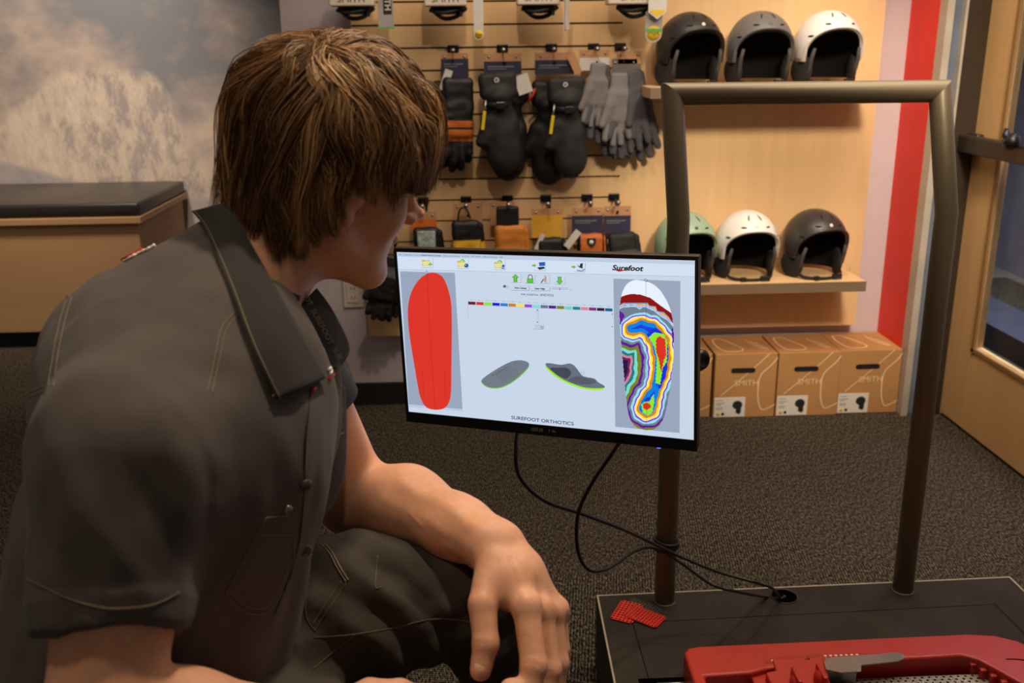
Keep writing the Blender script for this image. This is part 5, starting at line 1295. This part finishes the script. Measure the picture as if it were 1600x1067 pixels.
# the belly falls back under the open front: hem cut
q.append(('i', .004, ('fn', lambda X: (.80-X[..., 2]) - (X[..., 0]+.25)*.10)))
V2, F2 = sdf_mesh(q, .0048)
V2 = smooth_mesh(V2, F2, 2)
def folds(V, seeds):
    """soft cloth folds: each seed is (point, direction along the fold, wavelength, amplitude, reach)"""
    D = np.zeros(len(V))
    for (c, dr, wl, amp, reach, ph) in seeds:
        c = np.array(c); dr = nv(dr); W_ = V-c; al = W_@dr; perp = W_-al[:, None]*dr; pr = nv(np.cross(dr, [.3, -.8, .5])); x = perp@pr
        g = np.exp(-(np.linalg.norm(W_, axis=1)/reach)**2)
        x = x+.012*np.sin(al*22+ph); sn = np.sin(2*math.pi*x/wl+ph); D += amp*g*(sn*.6+.4*sn**3)
    return D
def fbm(V, sc, amp, off=0): return amp*np.array([noise.noise(Vector((v[0]*sc[0]+off, v[1]*sc[1], v[2]*sc[2]))) for v in V])
N2 = vnormals(V2, F2)
def sh(px, py, d): return P(px, py, d)
D2 = folds(V2, [(sh(150, 860, .76), (-.25, 0, 1), .08, .0030, .11, .3), (sh(110, 780, .77), (.15, 0, 1), .055, .0020, .07, .9), (sh(300, 790, .83), (.45, 0, 1), .06, .0025, .07, 1.1), (sh(240, 500, .95), (.9, 0, .4), .10, .0015, .12, 0), (sh(300, 960, .92), (.6, 0, 1), .09, .003, .12, .9), (sh(30, 850, 1.0), (.1, 0, 1), .07, .003, .12, 0)])
D2 += fbm(V2, (15, 15, 8), .0062) + fbm(V2, (36, 36, 20), .0022, 7)
# turned hem band of the sleeve stands a little proud
t = (V2-np.array(P(176, 985, .78)))@np.array(hemn); rad = np.linalg.norm((V2-np.array(RS))-((V2-np.array(RS))@np.array(ad))[:, None]*np.array(ad), axis=1)
D2 += np.where((t > -.030) & (rad < .1) & (V2[:, 1] < .95), .0016, 0)
V2 = V2+N2*D2[:, None]
shirt = mesh_obj('shirt', V2, F2, cloth, man)
BS = BVHTree.FromPolygons([tuple(v) for v in V2], F2.tolist())
# trousers
q = []
Q(0, 'ell', P(230, 1110, 1.07), I3, (.145, .165, .11)); Q(.05, 'cone', LH, LK, .098, .070); Q(.05, 'cone', P(430, 975, 1.13), P(560, 945, 1.14), .094, .080)
SK = P(792, 990, 1.19); LA = SK+Vector((.015, .02, 0)); LA.z = .36; Q(.03, 'cone', SK, LA, .066, .056); Q(.03, 'cone', LK, SK, .070, .064)
Q(.05, 'cone', RH, RK, .105, .080); RA = RK+Vector((.0, .05, 0)); RA.z = .36; Q(.03, 'cone', RK, RA, .078, .058)
q.append(('s', .0, ('cone', mid(LK, LA, .93), LA+(LA-LK)*.1, .050, .052))); q.append(('s', .0, ('cone', mid(RK, RA, .93), RA+(RA-RK)*.1, .050, .052)))
V3, F3 = sdf_mesh(q, .0055); V3 = smooth_mesh(V3, F3, 2); N3 = vnormals(V3, F3)
D3 = folds(V3, [(sh(620, 930, 1.08), (.5, 0, -.7), .05, .005, .12, .4), (sh(700, 970, 1.10), (.3, .2, -1), .04, .006, .08, 1.0), (sh(520, 960, 1.05), (.4, 0, .9), .06, .005, .12, 0), (sh(760, 1020, 1.12), (1, 0, .3), .04, .005, .08, 0), (sh(470, 1060, .97), (1, 0, -.2), .05, .004, .1, 0)])
D3 += fbm(V3, (14, 14, 14), .004, 3)
V3 = V3+N3*D3[:, None]
trou = mesh_obj('trousers', V3, F3, troum, man)
BT = BVHTree.FromPolygons([tuple(v) for v in V3], F3.tolist())
# boots under the hems
bootm = mat('boot_leather', (34, 28, 24), .5, bump=(90, .001, .4))
bq = []
for A_, s in ((LA, 0), (RA, 1)):
    V4, F4 = sdf_mesh([('u', 0, ('cone', A_+Vector((0, 0, .03)), A_+Vector((.01, 0, -.05)), .046, .044)), ('u', .03, ('cone', A_+Vector((-.02, 0, -.065)), A_+Vector((.13, .02, -.075)), .038, .034)), ('u', .01, ('box', A_+Vector((.055, .01, -.103)), I3, (.14, .05, .012), .01))], .005)
    mesh_obj('boot', smooth_mesh(V4, F4, 1), F4, bootm, man)
# --- stitching: thread laid on the cloth
def lay(pts, bv, off=.0006, n=10):
    out = []; last = None
    for v in spline([Vector((x, y, 0)) for x, y in pts], n):
        h = bv.ray_cast(CAM, ray(v.x, v.y))
        if h[0] is None:
            if out: break
            continue
        if last is not None and (h[0]-last).length > .05: break
        out.append(h[0]+h[1]*off*(1 if h[1].dot(CAM-h[0]) > 0 else -1)); last = h[0]
    return out
def stitch(name, lines, bv, par, gap=0, r_=.0005, m_=None):
    m = MB()
    for ln in lines:
        P0 = lay(ln, bv)
        if len(P0) < 3: continue
        if gap:
            for s in (-1, 1):
                Pn = []
                for i, a in enumerate(P0):
                    t_ = (P0[min(i+1, len(P0)-1)]-P0[max(i-1, 0)]).normalized(); n_ = (CAM-a).normalized(); c_ = a+t_.cross(n_).normalized()*gap/2*s
                    h = bv.ray_cast(CAM, (c_-CAM)); Pn.append((h[0]+(CAM-h[0]).normalized()*.0004) if h[0] is not None and (h[0]-c_).length < .02 else c_)
                m.tube(Pn, r_, 5)
        else: m.tube(P0, r_, 5)
    if m.bm.verts: return m.build(name, m_ or stm, par)
stitch('yoke_seam', [[(113, 449), (104, 480), (97, 505), (88, 550), (80, 603)]], BS, shirt, .0042)
stitch('armhole_seam', [[(14, 638), (45, 618), (78, 604), (124, 583), (177, 572), (247, 582), (322, 612), (372, 650), (397, 676), (406, 700)]], BS, shirt, .0042)
stitch('front_yoke_seam', [[(371, 489), (350, 514), (339, 560), (327, 614)]], BS, shirt, .0042)
stitch('sleeve_hem_stitch', [[(44, 905), (70, 918), (110, 936), (155, 948), (190, 950), (240, 944), (280, 925)]], BS, shirt, 0)
stitch('pocket_stitch', [[(416, 808), (452, 806)], [(416, 808), (385, 864), (352, 926)], [(352, 926), (376, 952), (404, 960), (424, 950), (456, 896), (458, 840)], [(404, 836), (456, 836)], [(362, 925), (380, 944), (404, 951), (420, 942), (448, 892)]], BS, shirt, 0, .0005)
# chest pocket as a raised patch
def patch(name, pts, bv, par, mm, off=.0012, th=.0012):
    b = []
    for x, y in pts:
        h = bv.ray_cast(CAM, ray(x, y))
        if h[0] is None: return None
        b.append(h[0]+(CAM-h[0]).normalized()*off)
    m = MB(); m.prism(b, (CAM-b[0]).normalized()*th); return m.build(name, mm, par)
# collar: near leaf
def surf(name, rows, mm, par, th=.0025):
    m = MB(); rr = [spline(r_, 6) for r_ in rows]; cols = []
    for i in range(len(rr[0])): cols.append(spline([r_[i] for r_ in rr], 5))
    g = [[m.bm.verts.new(v) for v in c] for c in cols]
    for A_, B_ in zip(g, g[1:]):
        for i in range(len(A_)-1): m.bm.faces.new((A_[i], A_[i+1], B_[i+1], B_[i])).smooth = True
    o = m.build(name, mm, par); s = o.modifiers.new('thick', 'SOLIDIFY'); s.thickness = th; s.offset = 0; return o, rr
def near(px, py, off, dflt):
    c = []
    for bv in (BS, BV):
        h = bv.ray_cast(CAM, ray(px, py))
        if h[0] is not None: c.append((h[0]-CAM).dot(CF))
    d = min(c) if c else dflt
    return P(px, py, min(d, dflt)-off)
outer = [near(x, y, o_, d) for x, y, o_, d in ((300, 330, .006, 1.02), (318, 352, .006, 1.0), (338, 400, .006, .985), (362, 458, .006, .96), (396, 548, .007, .95), (433, 625, .008, .95))]
fold = [near(x, y, o_, d) for x, y, o_, d in ((352, 318, .020, 1.02), (372, 345, .018, 1.0), (392, 382, .016, .985), (420, 432, .015, .97), (458, 500, .014, .98), (511, 590, .012, 1.0))]
midr = [a.lerp(b, .5)+(CAM-a).normalized()*.010 for a, b in zip(outer, fold)]
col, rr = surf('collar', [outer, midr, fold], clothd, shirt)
# stand of the collar around the back and far side of the neck
def ringpt(a, r_, dz): ax_ = (HO-hf*.03-NB).normalized(); e1 = (hf-ax_*hf.dot(ax_)).normalized(); e2 = ax_.cross(e1); return NB+ax_*dz+(e1*math.cos(a)+e2*math.sin(a))*r_
bk = [[ringpt(R(a), .078-.004*j, .012+.016*j) for a in range(60, 301, 24)] for j in range(3)]
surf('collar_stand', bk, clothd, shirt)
farf = [P(463, 482, 1.035), P(478, 505, 1.035), P(494, 540, 1.04), P(509, 582, 1.035)]
faro = [P(494, 451, 1.075), P(519, 486, 1.08), P(545, 542, 1.08), P(531, 572, 1.065)]
farm = [a.lerp(b, .5)+(CAM-a).normalized()*.010 for a, b in zip(farf, faro)]
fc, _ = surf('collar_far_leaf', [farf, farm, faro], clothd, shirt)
stitch_m = MB()
for off in (.004,):
    e_ = []
    for a, b in zip(rr[0], rr[1]): e_.append(a+(b-a).normalized()*off+(CAM-a).normalized()*.0022)
    stitch_m.tube(e_, .0006, 5)
bot = [rr[0][-1], rr[1][-1], rr[2][-1]]; stitch_m.tube([a+(CAM-a).normalized()*.002+Vector((-.004, 0, .004)) for a in bot], .0006, 5)
stitch_m.build('collar_stitch', stm, col)
# printed band inside the far collar leaf
m = MB(); a0, a1 = farm[0], farm[2]; dirx = (a1-a0).normalized(); nn = (CAM-a0).normalized(); nn = (nn-dirx*nn.dot(dirx)).normalized(); dy = nn.cross(dirx)
tm = Matrix((dirx, dy, nn)).transposed().to_4x4(); tm.translation = a0.lerp(a1, .56)+nn*.0065
m.text('OOT  SUREFOOT  SUR', tm, .0085, .0001, 'CENTER', 0, 1.0, .0001); m.build('collar_print', mat('faded_print', (120, 106, 90), .8), fc)
# hanging front panel of the open shirt, far side, with its placket, button and hem
pan = [[P(500, 585, 1.06), P(522, 592, 1.09), P(538, 604, 1.13)], [P(490, 660, 1.06), P(520, 662, 1.09), P(540, 668, 1.13)], [P(484, 730, 1.06), P(515, 732, 1.09), P(537, 738, 1.13)], [P(481, 790, 1.07), P(503, 795, 1.09), P(517, 792, 1.12)], [P(480, 816, 1.08), P(492, 822, 1.09), P(497, 818, 1.11)]]
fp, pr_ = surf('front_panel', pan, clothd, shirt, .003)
m = MB(); m.tube([v+(CAM-v).normalized()*.0022 for v in spline([P(508, 655, 1.068), P(522, 650, 1.082), P(536, 642, 1.118)], 6)], .0006, 5); m.tube([v+(CAM-v).normalized()*.0022 for v in spline([P(506, 690, 1.068), P(520, 685, 1.082), P(537, 676, 1.118)], 6)], .0006, 5)
m.tube([v+(CAM-v).normalized()*.0022 for v in spline([P(490, 740, 1.055), P(489, 806, 1.065), P(495, 812, 1.075), P(505, 798, 1.09)], 6)], .0006, 5); m.build('panel_stitch', stm, fp)
button_m = mat('horn_button', (74, 56, 42), .35)
def button(px, py, d, par, nrm=(.35, -.9, .1)):
    m = MB(); m.lathe([(0, 0), (.0055, 0), (.006, .001), (.0052, .0022), (.003, .0016), (0, .0016)], P(px, py, d), nrm, 20); return m.build('button', button_m, par)
button(512, 657, 1.062, fp, (-.1, -1, .5))
# near placket: folded edge running down the open front
pl = [near(x, y, .002, d) for x, y, d in ((486, 610, 1.0), (482, 660, 1.02), (478, 720, 1.03), (475, 790, 1.03), (468, 850, 1.03), (452, 905, 1.03), (430, 960, 1.03))]
pl2 = [a+Vector((-.018, .012, 0)) for a in pl]
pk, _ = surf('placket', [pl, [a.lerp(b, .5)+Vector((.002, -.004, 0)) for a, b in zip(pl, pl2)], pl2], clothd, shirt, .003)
for x, y in ((478, 758), (478, 860)):
    h_ = near(x, y, .004, 1.02); m = MB(); m.lathe([(0, 0), (.0055, 0), (.006, .001), (.0052, .0022), (0, .0016)], h_, (.6, -.8, .1), 20); m.build('button', button_m, pk)
m = MB(); h_ = near(450, 796, .003, 1.02); m.lathe([(0, 0), (.004, 0), (.0045, .001), (.003, .002), (0, .002)], h_, (.4, -.9, .2), 16); m.build('rivet', mat('pewter', (130, 120, 106), .3, .8), shirt)
# small red and white embroidery on the collar point and across the back
whs, rds = mat('white_thread', (236, 228, 214), .7), mat('red_thread', (200, 40, 30), .7)
nr = lambda x, y: near(x, y, .004, 1.06)
m = MB(); m.tube([nr(514, 578), nr(517, 574), nr(519, 580), nr(516, 584)], .0014, 6); m.build('white_embroidery', whs, shirt)
m = MB(); m.tube([nr(515, 590), nr(522, 585)], .0018, 6); m.tube([nr(487, 612), nr(492, 606)], .0022, 6); m.build('red_embroidery', rds, shirt)
wl = lay([(191, 403), (204, 393), (218, 383), (232, 372)], BS, .0012, 6) or []
def first_hit(x, y, bv):                      # nearest cloth point just inside the back outline
    for k_ in range(0, 60, 1):
        h = bv.ray_cast(CAM, ray(x+k_*.55, y+k_*.85))
        if h[0] is not None: return h[0]
    return None
pts = [first_hit(x, y, BS) for x, y in ((189, 400), (200, 392), (211, 384), (222, 376), (234, 368))]; pts = [a for a in pts if a is not None]
if len(pts) > 2:
    m = MB()
    Pz = spline(pts, 8)
    m.tube([a+Vector((-.001, 0, .0012)) for a in Pz], [.0017+.0004*math.sin(i*1.3) for i in range(len(Pz))], 6); m.build('back_lettering_white', whs, shirt)
    m = MB(); m.tube([a+Vector((-.004, .004, .0018)) for a in Pz[:len(Pz)//2+6]], .0018, 6); m.build('back_lettering_red', rds, shirt)
# blue-grey undershirt cuff on the far arm
tee = fabric('blue_grey_jersey', (74, 80, 92), 1200, .12)
m = MB(); c0, c1 = mid(LS, LE, -.30), mid(LS, LE, .235); adv = (c1-c0).normalized()
m.lathe([(.030, -.03), (.050, -.01), (.0585, .03), (.0585, (c1-c0).length), (.056, (c1-c0).length), (.054, .03)], c0, adv, 40); m.build('undershirt_sleeve', tee, man, smooth=True)
# trouser details
stitch('trouser_seam', [[(490, 996), (540, 992), (600, 984), (650, 972), (690, 966), (735, 972)], [(490, 1045), (530, 1010), (556, 990)], [(590, 868), (586, 915), (596, 917)], [(470, 905), (478, 960)]], BT, trou, 0, .0006, mat('olive_thread', (104, 92, 66), .8))
stitch('pocket_edge', [[(505, 851), (518, 866), (528, 884), (543, 908)]], BT, trou, .003, .001)
stitch('pocket_flap_stitch', [[(541, 911), (515, 950), (492, 985)], [(480, 900), (478, 960), (492, 985)], [(533, 908), (510, 942), (488, 976)]], BT, trou, 0, .0006, mat('olive_thread'))

# ================================================================== hair
rng = np.random.RandomState(4)
SC = np.array([-.015, 0, .050]); SR = np.array([.0885, .0785, .0895])
Mw = np.array([hf, hs_, hu]); HOn = np.array(HO)
def tw(L): return HOn+L@Mw
gl_ = Mw@np.array([0, 0, -1.0])                      # gravity in head axes
wr = Mw@(np.array(CAM)-HOn); rd = Mw@np.array(ray(508, 78))
a_ = ((rd/SR)**2).sum(); b_ = ((wr-SC)*rd/SR**2).sum(); c_ = (((wr-SC)/SR)**2).sum()-1
disc = max(b_*b_-a_*c_, 0); WH = wr+rd*((-b_-math.sqrt(disc))/a_); WH = (WH-SC)/SR; WH /= np.linalg.norm(WH)
print('whorl local', WH*SR+SC)
def hair_ok(L):
    f_, s_, u_ = L.T
    face = (f_ > .045) & (u_ < .078)
    side_ = (f_ > .012) & (u_ < .030) & (f_ <= .045+1e9)
    low_ = (u_ < -.030)
    return ~(face | (side_ & (f_ > .012)) | low_)
G = []
NG = 900
while len(G) < NG:
    d = rng.randn(4000, 3); d /= np.linalg.norm(d, axis=1)[:, None]; L = SC+d*SR; G += list(d[hair_ok(L)])
G = np.array(G[:NG])
STEPS = 26
def simulate(D0, length, lift, wph, wamp, wdir):
    n = len(D0); p_ = SC+D0*SR; out = [p_.copy()]
    away = D0-(D0@WH)[:, None]*WH[None]; away /= np.linalg.norm(away, axis=1)[:, None]+1e-9
    vel = None; st = length/STEPS
    for i in range(STEPS):
        q_ = (p_-SC)/SR; rn = np.linalg.norm(q_, axis=1)[:, None]; nrm = q_/SR; nrm /= np.linalg.norm(nrm, axis=1)[:, None]
        aw = q_/rn-((q_/rn)@WH)[:, None]*0 - WH[None]; aw = aw-(aw*nrm).sum(1)[:, None]*nrm; aw /= np.linalg.norm(aw, axis=1)[:, None]+1e-9
        g_ = gl_[None]-(nrm@gl_)[:, None]*nrm*np.clip(.35+q_[:, 2]*1.2, 0, .95)[:, None]
        tt = i/STEPS
        d = aw*((1.0-.55*tt)*np.clip(.75+q_[:, 2]*.9, .12, 1))[:, None]+g_*(.25+.85*tt)+nrm*(.16*(1-tt)**3)+nrm*(1.3*np.clip(tt-.55, 0, 1)*np.clip(-q_[:, 0], 0, 1)[:, None])
        sw = np.cross(nrm, d); d = d+sw*(wdir*(1-.5*tt)+wamp*np.sin(wph+i*.55))[:, None]
        d /= np.linalg.norm(d, axis=1)[:, None]
        vel = d if vel is None else vel*.55+d*.45; vel /= np.linalg.norm(vel, axis=1)[:, None]
        p_ = p_+vel*st[:, None]
        q_ = (p_-SC)/SR; rn = np.linalg.norm(q_, axis=1); tgt = 1+lift*min(1, (i+1)/6)/.09; fac = np.where(rn < tgt, tgt/rn, 1); 
        lim = tgt+.03+np.clip(-.30-q_[:, 2], 0, 9)*3; fac = np.where(rn > lim, 1-.5*(rn-lim)/rn, fac)
        p_ = SC+(p_-SC)*fac[:, None]
        out.append(p_.copy())
    return np.stack(out, 1)
# length: longer at the nape, medium at the fringe and sides
Lr = SC+G*SR
length = .095+.05*rng.rand(NG)+.075*np.clip(-Lr[:, 0]/.08, 0, 1)
toplen = np.clip((Lr[:, 2]-.07)/.07, 0, 1); length += .055*toplen
# sides over the ear are cut shorter
sidef = np.clip(1-np.abs(Lr[:, 0])/.06, 0, 1)*np.clip(1-(Lr[:, 2]-.02)/.06, 0, 1)
length -= .045*sidef
frontf = np.clip((Lr[:, 0]-.03)/.04, 0, 1); length -= .035*frontf
lift = .001+.008*rng.rand(NG)**1.2+.007*toplen+.010*toplen*np.clip(.5+Lr[:, 0]/.08, 0, 1)+.024*np.clip(Lr[:, 0]/.06, 0, 1)
NS = 190
sup = rng.choice(NG, NS, replace=False); near_s = np.argmax(G@G[sup].T, axis=1)      # locks: guides gathered round a leading strand
sph, sam, slift = rng.rand(NS)*6.28, .15+.55*rng.rand(NS), rng.rand(NS)*.006
sdir = rng.randn(NS)*.28
PG = simulate(G, length, lift+slift[near_s], sph[near_s]+rng.rand(NG)*.5, sam[near_s], sdir[near_s])
PS = PG[sup][near_s]; tq = np.linspace(0, 1, PG.shape[1])[None, :, None]
wang = np.arccos(np.clip(G@WH, -1, 1)); PG = PG+(PS-PG)*(.84*tq**.8)*np.clip((wang-.3)/.5, .15, 1)[:, None, None]
# strands gathered round each guide
K = 38; n = NG*K
gi = np.repeat(np.arange(NG), K)
base_ = PG[gi]                                            # n, S, 3
t = np.linspace(0, 1, STEPS+1)
off = np.clip(rng.randn(n, 3), -1.8, 1.8)*.0054; spread = (1-.80*t**.8)[None, :, None]+.25*(rng.rand(n)[:, None, None] < .12)
wob = rng.randn(n, 3)[:, None, :]*(.0013*np.sin(t*9+rng.rand(n)[:, None]*6)*t)[:, :, None] + rng.randn(n, 3)[:, None, :]*(.0035*t**2)[None, :, None]
Sx = base_+off[:, None, :]*spread+wob
cutl = .78+.22*rng.rand(n)                                # uneven tips
fo, uo = Sx[:, :, 0], Sx[:, :, 2]; jit = (rng.rand(n)*.012+(rng.rand(NG)*.008)[gi]+(rng.rand(NS)*.026-.016)[near_s][gi])[:, None]
ul = np.where(fo > -.014, .010-.012*np.clip(fo/.03, 0, 1)+.42*np.maximum(fo-.04, 0), np.where(fo > -.034, -.034, -.058+.40*(fo+.034)))+jit
bad = uo < ul; first = np.where(bad.any(1), bad.argmax(1), STEPS)/STEPS; cutl = np.clip(np.minimum(cutl, first), .06, 1)
idx = np.clip((t[None, :]*cutl[:, None])*STEPS, 0, STEPS-1e-3); i0 = idx.astype(int); fr = (idx-i0)[..., None]
Sx = np.take_along_axis(Sx, i0[..., None], 1)*(1-fr)+np.take_along_axis(Sx, np.minimum(i0+1, STEPS)[..., None], 1)*fr
Sx = Sx[:, ::2]; ns = Sx.shape[1]
# keep hair outside the face: drop the ends that fall in front of it
Sw = tw(Sx)
T_ = np.gradient(Sw, axis=1); T_ /= np.linalg.norm(T_, axis=2)[..., None]+1e-9
ref = Sw-tw(SC); A_ = np.cross(T_, ref); A_ /= np.linalg.norm(A_, axis=2)[..., None]+1e-9; B_ = np.cross(T_, A_)
tt = np.linspace(0, 1, ns); rad = (.0005*(1-.75*tt**2))[None, :, None]*(.7+.7*rng.rand(n))[:, None, None]
ring = [Sw+rad*(A_*math.cos(a)+B_*math.sin(a)) for a in (0, 2.094, 4.189)]
VH = np.stack(ring, 2).reshape(-1, 3)                      # n, ns, 3verts
b0 = (np.arange(n)*ns*3)[:, None, None]+(np.arange(ns-1)*3)[None, :, None]; kk = np.arange(3)[None, None, :]
a0 = b0+kk; a1 = b0+(kk+1) % 3
FH = np.stack([a0, a1, a1+3, a0+3], -1).reshape(-1, 4)
gcol = np.clip(rng.rand(NG)*.45+(rng.rand(NS)*.6)[near_s], 0, 1); sc_ = np.clip(gcol[gi]*.7+rng.rand(n)*.3, 0, .999); mi = np.digitize(sc_, [.30, .58, .82])
def hairm(name, rgb):
    m = mat(name, rgb, .36, noise_amt=.10, nscale=30, spec=.5); m.node_tree.nodes['Principled BSDF'].inputs['Specular Tint'].default_value = (1, .72, .42, 1); return m
HM = [hairm('hair_dark', (64, 43, 26)), hairm('hair_brown', (106, 75, 47)), hairm('hair_light', (164, 123, 80)), hairm('hair_gold', (200, 158, 108))]
hair = mesh_obj('hair', VH, FH, HM, man, True, np.repeat(mi, (ns-1)*3))
hq = [('u', 0, ('ell', H(-.015, 0, .050), HB, (.0885, .0785, .090))), ('s', .01, ('ell', H(.095, 0, -.01), HB, (.065, .09, .085))), ('s', .012, ('box', H(.06, 0, -.06), HB, (.056, .12, .09), .02)), ('s', .01, ('box', H(0, 0, -.14), HB, (.2, .2, .105), .02))]
V5, F5 = sdf_mesh(hq, .004); mesh_obj('hair_underlayer', smooth_mesh(V5, F5, 2), F5, HM[0], hair)

# what carries him, below the picture: a padded stool and a low step under both boots
t = thing('stool', 'round black padded stool under the seated man', 'stool', (PE.x-.01, PE.y, 0))
sz_ = PE.z-.115
m = MB(); m.lathe([(0, sz_-.07), (.17, sz_-.07), (.185, sz_-.05), (.185, sz_-.015), (.165, sz_), (0, sz_+.003)], (PE.x-.01, PE.y, 0), (0, 0, 1), 40); m.build('seat', leather, t)
m = MB(); m.tube([(PE.x-.01, PE.y, .02), (PE.x-.01, PE.y, sz_-.06)], .03, 20); m.build('column', steel, t)
m = MB(); m.lathe([(0, 0), (.20, 0), (.20, .012), (.04, .03), (0, .03)], (PE.x-.01, PE.y, 0), (0, 0, 1), 40); m.build('foot_plate', steel, t)
t = thing('step', 'low dark step under the boots of the seated man', 'step', (.05, .95, 0))
fz = .36-.115
m = MB(); m.box((-.12, .62, .0), (.33, 1.24, fz-.015)); bev(m.build('step_box', side, t), .004)
m = MB(); m.box((-.13, .61, fz-.015), (.34, 1.25, fz), bevel=.004); m.build('tread', pm, t)
